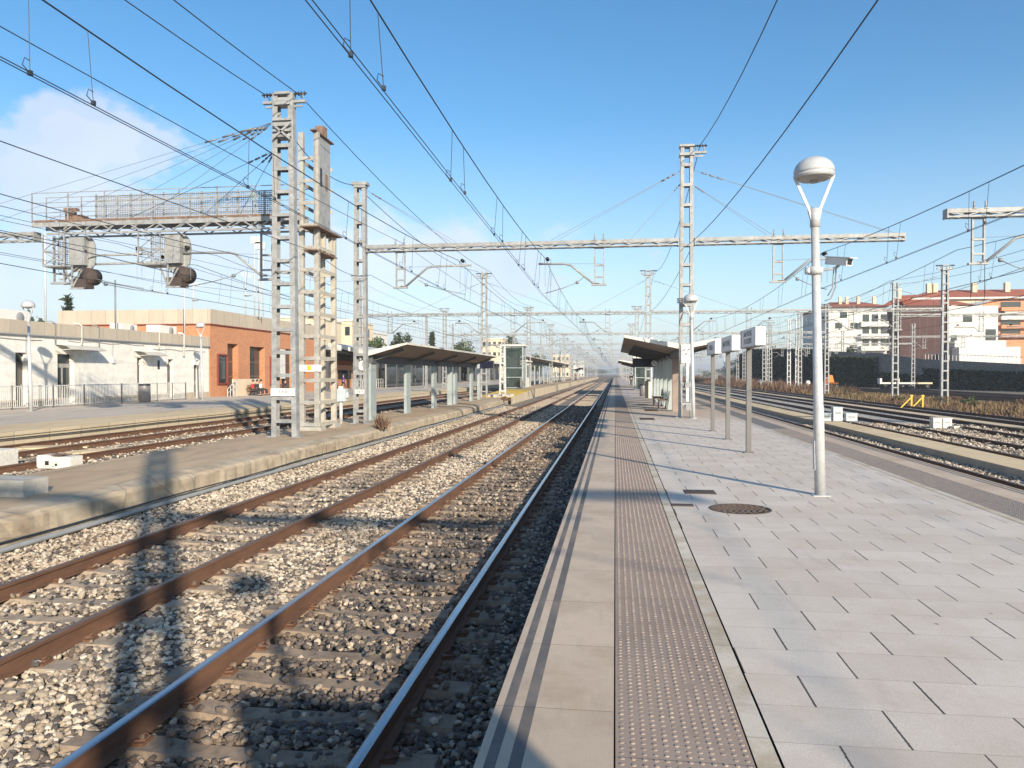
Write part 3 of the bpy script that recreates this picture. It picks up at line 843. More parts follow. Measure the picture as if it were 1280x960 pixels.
def regarm(par, x, z, s, tx, ztop, zwire, y=0.0, mt=None):
    """registration arm from drop post foot (x,z) reaching over the track at tx; s = direction"""
    a = MB()
    xe = tx + s * 0.35
    rise = ztop - z
    x1 = x + s * 0.22; x2 = x1 + s * rise * 1.25
    pts = [(x1, y, z), (x2 - s * 0.1, y, z + rise * 0.93), (x2 + s * 0.12, y, ztop), (xe, y, ztop + 0.02)]
    a.tube(pts, 0.042, 8)
    a.bar((x, y, z), (x1, y, z), 0.1, 0.05)
    # stay from arm end to post
    o = a.build('registration_arm', mt or M['galv'], par)
    c = MB()
    for k in range(5):
        c.lathe([(0.02, 0), (0.07, 0.008), (0.02, 0.03)], 10, (tx, y - 0.12 + k * 0.06, ztop + 0.2 - 0.0), axis='y')
    c.tube([(tx, y - 0.2, ztop + 0.22), (tx, y + 0.2, ztop + 0.22)], 0.03, 6)
    c.build('insulator', M['insul'], o)
    d = MB()
    for q in (-0.12, 0.12):
        d.tube([(tx + q, y, ztop + 0.03), (tx + q, y, ztop + 0.2)], 0.012, 5)
        d.tube([(tx + q * 0.8, y, ztop), (tx + q * 0.8 , y, zwire + 0.28)], 0.007, 4)
    sx = x - (x - tx) * 0.42
    d.tube([(sx, y, zwire + 0.42), (tx + (sx - tx) * 0.55, y, zwire + 0.22), (tx - (sx - tx) * 0.08, y, zwire + 0.02)], 0.016, 6)
    d.lathe([(0.0, -0.07), (0.06, -0.05), (0.065, 0.0), (0.06, 0.05), (0.0, 0.07)], 10, (sx, y, zwire + 0.42), 0, 'x')
    d.tube([(sx, y, zwire + 0.42), (sx + (x - sx) * 0.3, y, zwire + 0.62)], 0.014, 5)
    d.tube([(x - s * 0.1, y, z + 0.75), (tx - s * 0.1, y, ztop + 0.02 - 0.0)], 0.006, 4)
    d.build('steady_arm', M['wire_pale'], o)
    return o
def head_bracket(par, z, sides, w=0.3, reach=0.62):
    """U shaped feeder brackets on a mast top with insulator in each"""
    b = MB()
    b.box(-w - 0.05, w + 0.05, -0.2, 0.2, z - 0.35, z - 0.25)
    b.box(-w - 0.05, w + 0.05, -0.2, 0.2, z - 0.02, z + 0.06)
    for s in sides:
        x0 = s * w; x1 = s * (w + reach)
        b.bar((x0, 0, z - 0.22), (x1, 0, z - 0.22), 0.12, 0.08)
        b.bar((x0, 0, z - 0.36), (x1 - s * 0.1, 0, z - 0.36), 0.05, 0.05)
        b.tube([(x1 - s * 0.08, 0, z - 0.2), (x1 - s * 0.08, 0, z + 0.02)], 0.02, 6)
        b.tube([(x0 + s * 0.12, 0, z - 0.2), (x0 + s * 0.12, 0, z + 0.02)], 0.02, 6)
    o = b.build('feeder_bracket', M['galv'], par)
    for s in sides:
        c = MB()
        xm = s * (w + reach / 2 + 0.02)
        for k in range(5):
            c.lathe([(0.03, -0.012), (0.075, 0), (0.03, 0.012)], 10, (xm - 0.2 + k * 0.1, 0, z + 0.03), 0, 'x')
        c.tube([(xm - 0.26, 0, z + 0.03), (xm + 0.26, 0, z + 0.03)], 0.03, 6)
        c.build('insulator', M['insul'], o)
    return o
def ties(par, x, z, ends, r=0.008, mt=None, y=0.0, insul=True):
    for (xe, ze, ye) in ends:
        b = MB(); a = Vector((x, y, z)); e = Vector((xe, ye, ze))
        b.tube([a, e], r, 5)
        for f in ((0.05, 0.09, 0.13) if insul else ()):
            q = a.lerp(e, f); q2 = a.lerp(e, f + 0.025)
            b.tube([q, q2], 0.03, 6)
        b.build('stay_wire', mt or M['wire_pale'], par)

BZ = 6.62
CW = 4.75     # contact wire
MW = 6.12     # messenger at supports
# ---- main portal
def plate(par, x, y, z, txt, w=0.62, h=0.17):
    b = MB(); b.box(x - w / 2, x + w / 2, y - 0.008, y, z - h / 2, z + h / 2)
    o = b.build('number_plate', M['sign_white'], par)
    text(txt, 0.13, M['text'], o, (x, y - 0.011, z), (R(90), 0, 0), 0.0005)
    return o
def portal(Y, masts, beam, drops, label, detail=True, extra=True, bz=BZ):
    t = thing('catenary_portal', label, 'catenary portal', (0, Y, 0), group='overhead line portals across the tracks')
    mo = []
    for (x, zb, zt, w) in masts:
        m = mast_mb(w, zt - zb, 0.75 if detail else 0.9, 0.28, 0.13, w * 0.82).build('mast', M['galv'] if detail else M['galv_pale'], t, (x, 0, zb))
        mo.append(m)
    for (x0, x1) in beam:
        beam_mb(x0, x1, bz, detail=detail).build('beam', M['galv'], t)
    for (x, tx) in drops:
        s = 1 if tx > x else -1
        droppost(t, x, bz - 0.05)
        regarm(t, x, bz - 1.5, s, tx, MW - 0.23, CW)
    return t, mo
YA = 29.7
pt, mo = portal(YA, [(2.66, 0, 10.25, 0.56), (-10.1, IZ, 9.3, 0.56)], [(-9.8, 2.36), (2.96, 10.4)], [(-8.46, -5.95), (-0.62, -2.6), (6.0, 7.65)],
       'nearest portal, its long beam crossing mid picture between two ladder masts')
head_bracket(mo[0], 10.2, (1,), 0.22, 0.5)
b = MB(); b.box(-0.32, 0.32, -0.2, 0.2, 9.5, 9.62); b.box(-0.25, 0.25, -0.18, 0.18, 9.4, 9.5); b.build('mast_cap', M['galv'], mo[1])
ties(pt, 2.5, 9.35, [(-2.2, BZ + 0.2, 0), (-2.5, BZ + 0.25, 0.3)]); ties(pt, 2.5, 8.9, [(0.6, BZ + 0.2, 0)])
ties(pt, 2.85, 9.35, [(9.9, BZ + 0.2, 0), (10.2, BZ + 0.2, 0.2)]); ties(pt, 2.85, 8.8, [(5.6, BZ + 0.2, 0), (5.9, BZ + 0.2, 0.2)])
ties(pt, -9.8, 8.95, [(-6.2, BZ + 0.2, 0), (-6.4, BZ + 0.2, 0.2)])
plate(mo[1], 0, -0.17, 1.28, '5 6 0', 0.4)
b = MB()
for z in (4.35, 4.42, 4.49):
    b.tube([(0.34 * math.cos(a), 0.22 * math.sin(a), z) for a in np.linspace(0, 2 * math.pi, 17)], 0.018, 5, caps=False)
b.build('anti_climb_ring', M['galv'], mo[0])
b = MB(); b.box(-0.2, 0.22, -0.19, -0.16, 2.05, 2.75); b.box(-0.17, 0.18, -0.2, -0.192, 2.15, 2.68)
o = b.build('notice_plate', M['sign_white'], mo[0])
for k_, (xx_, zz_) in enumerate(((-0.1, 2.5), (0.08, 2.53), (-0.02, 2.36))):
    MB().bar((xx_ - 0.05, -0.203, zz_), (xx_ + 0.04, -0.203, zz_ + 0.07), 0.004, 0.035).build('pictogram', M['text'], o)
b = MB(); b.box(-0.02, 0.1, -0.2, -0.1, 0.6, 2.1, 0); b.box(-0.05, 0.14, -0.22, -0.1, 1.15, 1.32, 1); b.box(-0.03, 0.16, -0.24, -0.1, 0.28, 0.5, 1)
b.build('cable_duct', [M['box_blue'], M['pipe']], mo[0])
# ---- the portals further along, all the width of the station
def far_label(i):
    return ['second portal along, its pale beam spanning above the shelter roofs', 'third portal along the tracks', 'fourth portal along the tracks', 'fifth portal along the tracks', 'sixth portal along the tracks'][i] if i < 5 else None
ys_far = [63.5, 97, 131, 165, 199, 233, 267, 301, 335, 369, 403, 440, 480]
fp, fm = portal(ys_far[0], [(2.66, 0, 10.0, 0.56), (-10.9, IZ, 10.2, 0.6), (25.3, BED, 9.9, 0.56), (-21.8, SZ, 9.6, 0.56)], [(-21.5, -11.2), (-10.6, 2.36), (2.96, 25.0)],
       [(-19.0, -16.9), (-11.2, -13.0), (-8.46, -5.95), (-0.62, -2.6), (6.0, 7.65), (10.6, 12.2), (18.4, 16.3), (21.9, 20.3)], far_label(0))
for m in fm: head_bracket(m, 10.0 - m.location.z, (-1, 1), 0.2, 0.42)
ties(fp, 2.5, 9.3, [(-2.2, BZ + 0.2, 0)], r=0.012); ties(fp, 2.85, 9.3, [(9.9, BZ + 0.2, 0)], r=0.012)
ties(fp, -11.1, 9.3, [(-17, BZ + 0.2, 0)], r=0.012); ties(fp, -10.7, 9.3, [(-4, BZ + 0.2, 0)], r=0.012)
ties(fp, 25.1, 9.3, [(17, BZ + 0.2, 0)], r=0.012)
remember()
words = ['third', 'fourth', 'fifth', 'sixth', 'seventh', 'eighth', 'ninth', 'tenth', 'eleventh', 'twelfth', 'thirteenth', 'fourteenth']
for i, y in enumerate(ys_far[1:]):
    dup(fp, (0, y, 0), label='%s portal along the line, counting away from the camera' % words[i])
# ---- portal behind the camera (its shadow lies across the tracks)
pb, mbk = portal(-4.5, [(2.66, 0, 10.25, 0.6), (-10.1, IZ, 9.6, 0.56)], [(-9.8, 2.36), (2.96, 10.4)], [(-8.46, -5.95), (-0.62, -2.6), (6.0, 7.65)],
       'portal behind the photographer, its shadow falling over the tracks')
head_bracket(mbk[0], 10.2, (-1, 1), 0.25, 0.5)
# ---- right hand portal end
pr, mr = portal(25.6, [(25.4, BED, 9.9, 0.56)], [(10.2, 25.1)], [(11.15, 12.7), (17.6, 16.2)], 'portal entering from the frame edge near the street lamp, its beam end over the tracks')
b = MB()
for x in (10.95, 11.35): b.tube([(x, 0, 5.1), (x, 0, 4.0)], 0.01, 4)
b.build('hanging_cable', M['wire'], pr)
# ---- yard portals at right
yd = []
for i, (y, x0, x1) in enumerate(((75, 25.6, 62), (112, 25.6, 57.5), (138, 25.6, 50.0), (159, 25.6, 44.5))):
    t, mm = portal(y, [(x0, BED, 10.1, 0.62), (x1, BED, 10.1 if i else 10, 0.62)] + ([]), [(x0 + 0.3, x1 - 0.3)], [(33, 31), (37.6, 35.5), (42, 40)] + ([(47, 45)] if i < 3 else []),
        ['yard portal with the mast standing in the dry weeds', 'second yard portal, in front of the brown clad building', 'third yard portal, in front of the white flats', 'fourth yard portal, most distant in the yard'][i], bz=7.0 if i == 0 else 6.7)
    for m in mm:
        b = MB(); h = 10.1 - BED
        for s in (-1, 1):
            b.lathe([(0.02, -0.1), (0.1, -0.08), (0.1, 0.08), (0.02, 0.1)], 8, (s * 0.28, 0, h - 0.15))
        b.bar((-0.4, 0, h - 0.45), (0.4, 0, h - 0.45), 0.08)
        b.build('mast_head', M['galv'], m)
    ties(t, x0 + 0.2, 9.4, [(x0 + 8, 6.9, 0)], r=0.012)

# ---- extra masts
def mast_thing(x, y, zb, zt, label, w=0.56, cat='mast', mt=None, arm=None):
    t = thing('lattice_mast', label, cat, (x, y, zb), group='single lattice masts')
    mast_mb(w, zt - zb, 0.8, 0.28, 0.13, w * 0.8).build('ladder_frame', mt or M['galv_pale'], t)
    b = MB(); h = zt - zb
    b.bar((-0.6, 0, h - 0.3), (0.6, 0, h - 0.3), 0.07, 0.07)
    for s in (-0.5, 0.5): b.lathe([(0.02, -0.1), (0.07, -0.08), (0.07, 0.08), (0.02, 0.1)], 8, (s, 0, h - 0.18))
    b.build('crossarm', M['galv'], t)
    if arm:
        droppost(t, arm * 0.9, h - 3.2, 1.4)
    return t
mast_thing(26.6, 118, BED, 9.8, 'one of the paired masts beside the weeds, the slimmer one')
mast_thing(25.0, 116, BED, 9.6, 'one of the paired masts beside the weeds, nearer the tracks')
mast_thing(-9.6, 65.5, IZ, 4.2, 'short pale lattice post standing on a rubble footing before the yellow ramp', 0.6)
for i, (px, y, top) in enumerate(((533, 92, 392), (566, 120, 405), (690, 180, 418), (706, 230, 425), (722, 300, 432), (735, 360, 438), (745, 430, 444), (676, 150, 420), (700, 205, 428))):
    x = (px - 769) * (CP * y) / (K + SP * (px - 769))
    mast_thing(x, y, SZ, Zat(top, x, y), ['slim pale mast over the station side of the island shelter', 'slim pale mast right of the island shelter roof', 'thin pale mast past the lift tower, first of the far row', 'thin pale mast past the lift tower, second of the far row', 'thin pale mast far along, third of the far row', 'thin pale mast far along, fourth of the far row', 'thin pale mast nearest the vanishing point', 'thin mast above the distant island canopy', 'thin mast above the end of the distant island canopy'][i], 0.3, mt=M['galv'])
mast_thing(28.3, 205, BED, 9.6, 'far mast among the scrub past the sign posts', 0.6)
mast_thing(29.5, 155, BED, 9.6, 'mast beside the scrub left of the weeds portal', 0.6)

# ---- mast A with its portal beam to the left
ZA = 23.1
XA = -10.33
t = thing('catenary_portal', 'tall double bracket pylon on the low island, stay wires fanning to its beam', 'catenary portal', (0, ZA, 0), group='overhead line portals across the tracks')
ma = mast_mb(0.84, 10.45 - IZ, 0.72, 0.26, 0.165, 0.66).build('mast', M['galv'], t, (XA, 0, IZ))
head_bracket(ma, 10.75, (-1, 1), 0.2, 0.5)
b = MB()
for k in range(4): b.box(-0.3, 0.3, -0.22, 0.22, 9.9 - k * 0.17, 9.97 - k * 0.17)
b.bar((-0.3, -0.25, 9.8), (0.3, -0.25, 9.3), 0.06); b.bar((0.3, -0.25, 9.8), (-0.3, -0.25, 9.3), 0.06)
b.build('stay_clamps', M['galv'], ma)
DY = 26.0 - ZA
beam_mb(-29.5, -21.3, 6.72, d=0.34, hh=0.26).off(0, DY, 0).build('beam', M['galv'], t)
b = MB(); b.box(-0.2, 0.2, 0.0, 0.02, -0.2, 0.2)
for (x, tx) in ((-12.3, -15.3), (-20.4, -17.2)):
    s = 1 if tx > x else -1
    droppost(t, x, 6.75, 1.75, 0.42, DY)
    regarm(t, x, 6.75 - 1.6, s, tx, MW - 0.12, CW, DY)
    if s > 0: regarm(t, x, 6.75 - 1.75, s, tx + 0.8, MW - 0.4, CW - 0.2, DY + 0.25)
ties(t, XA - 0.3, 9.6, [(-17.2, 7.2, DY), (-19.0, 7.2, DY), (-21.2, 7.2, DY), (-27.5, 6.9, DY), (-24.5, 6.9, DY)], r=0.007, mt=M['wire_pale'])
ties(t, XA - 0.3, 8.7, [(-13.4, 7.2, DY), (-14.9, 7.2, DY), (-17.9, 7.2, DY)], r=0.008, mt=M['wire'])
plate(ma, 0, -0.19, 1.42, '5 5 4', 0.8, 0.24)
b = MB(); b.tube([(0.3 * math.cos(a), 0.25 * math.sin(a), 5.2) for a in np.linspace(0, 2 * math.pi, 17)], 0.03, 6, caps=False); b.build('anti_climb_ring', M['galv'], ma)

# ---- signal gantry tower B
t = thing('signal_gantry', 'signal gantry with railed walkway, mesh screen and two hanging signals', 'signal gantry', (0, 0, 0))
tw = MB()
x0, x1, y0, y1, zt = -10.98, -10.42, 25.9, 27.5, 9.95
def ladder(xa, ya, xb, yb, z0, z1, mi, mb_, st=0.78):
    z = z0 + 0.2
    while z < z1:
        mb_.bar((xa, ya, z), (xb, yb, z), 0.02, 0.13, mi); z += st
for (x, y, mi, ztt) in ((x0, y0, 0, zt + 0.2), (x1, y0, 0, zt + 0.2), (x0 + 0.12, y1, 1, 6.4), (x1, y1, 1, 6.9)):
    tw.box(x - 0.09, x + 0.09, y - 0.012, y, IZ + 0.1, ztt, mi); tw.box(x - 0.09, x - 0.078, y, y + 0.14, IZ + 0.1, ztt, mi)
    tw.box(x + 0.078, x + 0.09, y, y + 0.14, IZ + 0.1, ztt, mi)
ladder(x0 - 0.02, y0 - 0.02, x1 + 0.02, y0 - 0.02, IZ, zt, 0, tw); ladder(x0, y1 - 0.02, x1, y1 - 0.02, IZ, 9.5, 1, tw)
ladder(x1 + 0.1, y0, x1 + 0.1, y1, IZ, 6.4, 1, tw); ladder(x0 - 0.1, y0, x0 - 0.1, y1, IZ, 9.5, 0, tw)
tw.build('tower', [M['galv_old'], M['cream_leg']], t)
b = MB(); b.box(-11.15, -10.2, 25.7, 26.2, IZ, IZ + 0.12); b.box(-11.0, -10.25, 27.2, 27.8, IZ, IZ + 0.16); b.build('footing', M['concrete_block'], t)
# board
b = MB(); xb = -10.47
b.box(xb, xb + 0.03, 25.85, 27.3, 6.9, 10.15, 0); b.box(xb - 0.005, xb + 0.035, 26.15, 26.5, 8.35, 9.0, 1); b.box(xb - 0.005, xb + 0.035, 26.8, 27.05, 8.3, 8.9, 2)
b.box(xb - 0.1, xb + 0.12, 25.7, 27.5, 10.15, 10.19, 2); b.box(xb - 0.3, xb, 26.7, 27.1, 10.21, 10.62, 2)
b.build('signal_board', [M['galv'], M['black'], M['rust']], t)
b = MB()
b.box(xb - 0.35, xb + 0.3, 25.4, 27.8, 6.74, 6.78, 0); b.box(xb - 0.3, xb + 0.15, 25.6, 27.7, 5.95, 6.0, 0)
for y in (25.9, 26.6, 27.3):
    b.box(xb - 0.05, xb + 0.1, y, y + 0.1, 6.0, 6.72, 1)
b.box(xb - 0.2, xb - 0.02, 26.2, 27.0, 6.1, 6.6, 1)
b.build('maintenance_platform', [M['rust'], M['cream_leg']], t)
# walkway bridge
GX0, GX1, GY = -21.2, -10.9, 26.0
GZ = 7.12
b = MB()
for y in (GY - 0.35, GY + 0.35):
    b.bar((GX0, y, GZ - 0.02), (GX1, y, GZ - 0.02), 0.06, 0.16, 0)
    b.bar((GX0 + 0.6, y, GZ - 0.36), (GX1, y, GZ - 0.36), 0.05, 0.07, 0)
    n = 18; st = (GX1 - GX0 - 0.6) / n
    for i in range(n):
        a = GX0 + 0.6 + i * st
        b.bar((a, y, GZ - (0.36 if i % 2 else 0.05)), (a + st, y, GZ - (0.05 if i % 2 else 0.36)), 0.03, 0.04, 0)
n = 11; st = (GX1 - GX0) / n
for i in range(n):
    b.box(GX0 + i * st + 0.08, GX0 + (i + 1) * st - 0.08, GY - 0.37, GY + 0.37, GZ + 0.07, GZ + 0.10, 1)
b.box(GX0, GX1, GY - 0.38, GY - 0.36, GZ + 0.1, GZ + 0.15, 1); b.box(GX0, GX1, GY + 0.36, GY + 0.38, GZ + 0.1, GZ + 0.15, 1)
b.build('bridge_deck', [M['galv'], M['rust']], t)
b = MB()
for y in (GY - 0.36, GY + 0.36):
    for i in range(8):
        x = GX0 + (GX1 - GX0 - 0.2) * i / 7
        b.bar((x, y, GZ + 0.1), (x, y, GZ + 1.15), 0.035)
    for z in (0.42, 0.78, 1.14):
        b.bar((GX0, y, GZ + z), (GX1, y, GZ + z), 0.026)
b.build('railing', M['galv'], t)
b = MB()
sx0, sx1 = -19.2, -12.2
for i in range(int((sx1 - sx0) / 0.07)):
    x = sx0 + i * 0.07; b.box(x, x + 0.024, GY + 0.40, GY + 0.405, GZ + 0.15, GZ + 1.18)
for i in range(15):
    z = GZ + 0.15 + i * 0.07; b.box(sx0, sx1, GY + 0.406, GY + 0.411, z, z + 0.026)
for x in (sx0, -17.8, -16.5, -15.0, -13.6, sx1): b.bar((x, GY + 0.41, GZ + 0.1), (x, GY + 0.41, GZ + 1.22), 0.05)
b.build('mesh_screen', M['galv'], t)
b = MB(); b.box(-20.0, -19.75, GY - 0.2, GY + 0.1, GZ + 0.11, GZ + 0.5); b.box(-19.7, -19.35, GY - 0.2, GY + 0.2, GZ + 0.11, GZ + 0.35); b.box(-20.1, -19.6, GY - 0.15, GY + 0.05, GZ + 0.5, GZ + 0.62)
b.build('rusty_motor', M['rust'], t)
for sxx in (-19.75, -16.0):
    z1 = GZ - 0.38
    b = MB()
    # lattice cage
    cx0, cx1, cy0, cy1, cz0, cz1 = sxx - 0.95, sxx - 0.1, GY - 0.45, GY + 0.35, z1 - 1.15, z1
    for x in (cx0, cx1):
        for y in (cy0, cy1): b.bar((x, y, cz0), (x, y, cz1), 0.04)
    for z in (cz0, z1 - 0.62):
        b.bar((cx0, cy0, z), (cx1, cy0, z), 0.035); b.bar((cx0, cy1, z), (cx1, cy1, z), 0.035)
        b.bar((cx0, cy0, z), (cx0, cy1, z), 0.035); b.bar((cx1, cy0, z), (cx1, cy1, z), 0.035)
    for (za, zb_) in ((cz0, z1 - 0.62), (z1 - 0.62, cz1)):
        b.bar((cx0, cy0, za), (cx1, cy0, zb_), 0.025); b.bar((cx1, cy0, za), (cx0, cy0, zb_), 0.025)
    for i in range(11):
        x = cx0 + (cx1 - cx0) * i / 10; b.box(x - 0.008, x + 0.008, cy1, cy1 + 0.01, cz0, cz1)
    for i in range(16):
        z = cz0 + (cz1 - cz0) * i / 15; b.box(cx0, cx1, cy1 + 0.011, cy1 + 0.02, z - 0.008, z + 0.008)
    b.box(cx0, cx1, cy0, cy1, cz0 - 0.04, cz0)
    cage = b.build('signal_cage', M['galv'], t)
    b = MB()
    poly = [(sxx - 0.1, z1)] + [(sxx + 0.35 + 0.42 * math.cos(a), z1 - 0.47 + 0.47 * math.sin(a)) for a in np.linspace(math.pi / 2, 0, 7)] + [(sxx + 0.35 + 0.42 * math.cos(a), z1 - 0.85 + 0.47 * math.sin(a)) for a in np.linspace(0, -math.pi / 2, 7)] + [(sxx - 0.1, z1 - 1.32)]
    b.prism(poly, GY + 0.05, GY + 0.1, 0)
    b.box(sxx - 0.1, sxx + 0.5, GY - 0.2, GY + 0.05, z1 - 1.1, z1 - 0.05, 0)
    b.build('backboard', [M['galv']], cage)
    b = MB()
    b.lathe([(0.0, -0.25), (0.3, -0.25), (0.3, 0.3), (0.0, 0.3)], 20, (sxx + 0.5, GY + 0.1, z1 - 1.5), 0, 'y')
    b.box(sxx + 0.0, sxx + 0.6, GY - 0.25, GY + 0.2, z1 - 1.95, z1 - 1.62, 0)
    b.build('signal_lamp', M['sooty'], cage)
    b = MB()
    b.bar((sxx - 0.3, GY - 0.2, cz0), (sxx + 0.1, GY - 0.3, z1 - 1.95), 0.05); b.bar((sxx + 0.5, GY - 0.3, z1 - 1.3), (sxx + 0.1, GY - 0.3, z1 - 1.95), 0.05)
    b.bar((sxx + 0.1, GY - 0.3, z1 - 1.2), (sxx + 0.1, GY - 0.3, z1 - 1.98), 0.05); b.box(sxx, sxx + 0.55, GY - 0.32, GY - 0.26, z1 - 2.0, z1 - 1.94)
    b.build('lamp_bracket', M['galv'], cage)
plate(t, -10.7, 25.86, 2.15 - 0.3, ' ', 0.95, 0.24)
b = MB(); b.box(-10.75, -10.6, 25.84, 25.85, 1.78, 1.95); b.build('warning_mark', M['yellow'], t)

# ================================================================ WIRES
SUP = [-38.5, -4.5, YA] + ys_far
def overhead_line(xc, label, x_sup=None, stag=0.22, ymin=-38.5, contact=True, zoff=0.0, far=440, mwz=MW, sag=0.55, rr=0.0105, two=True):
    t = thing('overhead_line', label, 'overhead line', (0, 0, 0), group='overhead lines above the tracks')
    sup = [y for y in SUP if ymin <= y <= far]
    b = MB(); c1 = MB(); c2 = MB(); pts = []; p1 = []; p2 = []; drops = []
    for i in range(len(sup) - 1):
        ya, yb = sup[i], sup[i + 1]
        n = 12 if ya < 130 else 6
        xa = xc + (stag if i % 2 else -stag); xb = xc + (stag if (i + 1) % 2 else -stag)
        for k in range(n if i < len(sup) - 2 else n + 1):
            f = k / n; y = ya + (yb - ya) * f; x = xa + (xb - xa) * f
            pts.append((xc + (x - xc) * 0.4, y, mwz - sag * 4 * f * (1 - f)))
            p1.append((x - 0.028, y, CW + zoff)); p2.append((x + 0.028, y, CW + zoff))
        if ya < 200:
            nd = 7
            for k in range(nd):
                f = (k + 0.5) / nd; y = ya + (yb - ya) * f; x = xa + (xb - xa) * f
                for q, e in ((-0.45, -0.028), (0.45, 0.028)):
                    f2 = f + q / (yb - ya)
                    drops.append(((xc + (x - xc) * 0.4, y + q, mwz - sag * 4 * f2 * (1 - f2)), (x + e, y + q, CW + zoff)))
    b.tube(pts, rr, 6); b.build('messenger_wire', M['wire'], t)
    if contact:
        c1.tube(p1, rr * 0.55, 6); c1.build('contact_wire', M['wire'], t)
        c2.tube(p2, rr * 0.55, 6); c2.build('contact_wire', M['wire'], t)
        for a, e in drops:
            d = MB(); d.tube([a, e], 0.005, 4)
            if e[1] < 30:
                # spare loop of the dropper at its clamp
                d.tube([(e[0], e[1], e[2] + 0.02), (e[0] - 0.07, e[1] - 0.02, e[2] + 0.11), (e[0] - 0.06, e[1], e[2] + 0.19), (e[0], e[1], e[2] + 0.15)], 0.006, 4)
                d.box(e[0] - 0.02, e[0] + 0.02, e[1] - 0.02, e[1] + 0.02, e[2], e[2] + 0.05)
            d.build('dropper', M['wire'], t)
    return t
overhead_line(-2.6, 'overhead contact line above the polished rails by the platform')
overhead_line(-6.05, 'overhead contact line above the rust brown track next to the island')
overhead_line(-13.3, 'overhead contact line above the track behind the pylons')
overhead_line(-17.0, 'overhead contact line above the track along the station building platform')
overhead_line(7.65, 'overhead contact line above the track under the lamp post side edge')
overhead_line(12.3, 'overhead contact line above the track past the tan walkway')
overhead_line(16.3, 'overhead contact line above the track with the pale trackside boxes')
overhead_line(20.4, 'overhead contact line above the track along the dry weeds')
for i, x in enumerate((31, 35.5, 40, 45)):
    overhead_line(x, 'overhead line above the dark yard, %s row behind the weeds' % ['first', 'second', 'third', 'fourth'][i], ymin=25, far=135)
def feeder(pts, label, r=0.014, sag=0.9, mt=None, n=14):
    b = MB(); q = []
    for a, c in zip(pts, pts[1:]):
        for k in range(n):
            f = k / n; q.append((a[0] + (c[0] - a[0]) * f, a[1] + (c[1] - a[1]) * f, a[2] + (c[2] - a[2]) * f - sag * 4 * f * (1 - f)))
    q.append(pts[-1]); b.tube(q, r, 6)
    return tag(b.build('feeder_cable', mt or M['wire']), label, 'cable', 'feeder cables along the mast tops')
ysup2 = [y for y in ys_far[:9]]
feeder([(3.15, -4.5, 10.3), (3.15, YA, 10.25)] + [(3.1, y, 9.95) for y in ysup2], 'feeder cable running down the tops of the platform masts', sag=1.3)
feeder([(3.35, -4.5, 7.1), (3.0, YA, 6.75), (2.4, 63.5, 6.6), (2.2, 97, 5.5)], 'cable crossing diagonally behind the platform mast at beam height', r=0.012, sag=0.7)
feeder([(XA - 0.55, -10, 10.8), (XA - 0.55, ZA, 10.4), (-10.3, YA, 9.2), (-11.4, 63.5, 10.2), (-11.4, 97, 10.2)], 'feeder cable on the station side bracket of the tall pylon', sag=0.7)
feeder([(XA + 0.5, -10, 10.9), (XA + 0.5, ZA, 10.4), (-10.4, 63.5, 10.2), (-10.4, 97, 10.2)], 'feeder cable on the track side bracket of the tall pylon', sag=0.7)
feeder([(-9.6, -20, 5.5), (-9.6, 24, 5.6), (-9.7, YA, 5.6), (-9.8, 63.5, 5.4), (-9.8, 97, 5.4)], 'lower cable along the island masts, under the beams', sag=0.3, r=0.009)
feeder([(-21.8, -20, 7.7), (-21.8, 35, 7.6), (-21.8, 63.5, 9.6), (-21.8, 97, 9.6), (-21.8, 131, 9.6)], 'cable passing over the station platform towards the brick building', sag=0.5, r=0.009)
feeder([(-24.5, -20, 7.2), (-24.5, 35, 6.6), (-22.3, 63.5, 8.6), (-22.3, 97, 9.0)], 'second cable over the station platform, a little lower', sag=0.5, r=0.009)
feeder([(-14.2, -20, 5.9), (-14.2, 26, 5.9), (-14.4, 63.5, 5.9), (-14.4, 97, 5.9)], 'thin messenger like cable beside the line behind the pylons', sag=0.5, r=0.008)
feeder([(-18.4, -20, 6.5), (-18.0, 26, 6.4), (-16.5, 63.5, 6.1), (-15.4, 97, 6.1)], 'thin cable slanting over the station side tracks, upper one', sag=0.5, r=0.008)
feeder([(-19.6, -20, 5.5), (-19.0, 26, 5.5), (-16.5, 63.5, 5.3), (-15.4, 97, 5.2)], 'thin cable slanting over the station side tracks, lower one', sag=0.15, r=0.008)
feeder([(-8.2, -20, 6.9), (-8.3, 29.7, 6.8), (-7.2, 63.5, 6.7), (-6.0, 97, 6.6)], 'thin cable crossing from the island beam towards the rust brown track', sag=0.5, r=0.008)
for i, (x, z) in enumerate(((25.0, 10.2), (26.1, 9.9))):
    feeder([(x, 25.6, z), (x, 75, z), (x, 112, z), (x, 138, z), (x, 159, z)], ['feeder cable on the track side of the weeds masts', 'feeder cable on the yard side of the weeds masts'][i], sag=0.9)
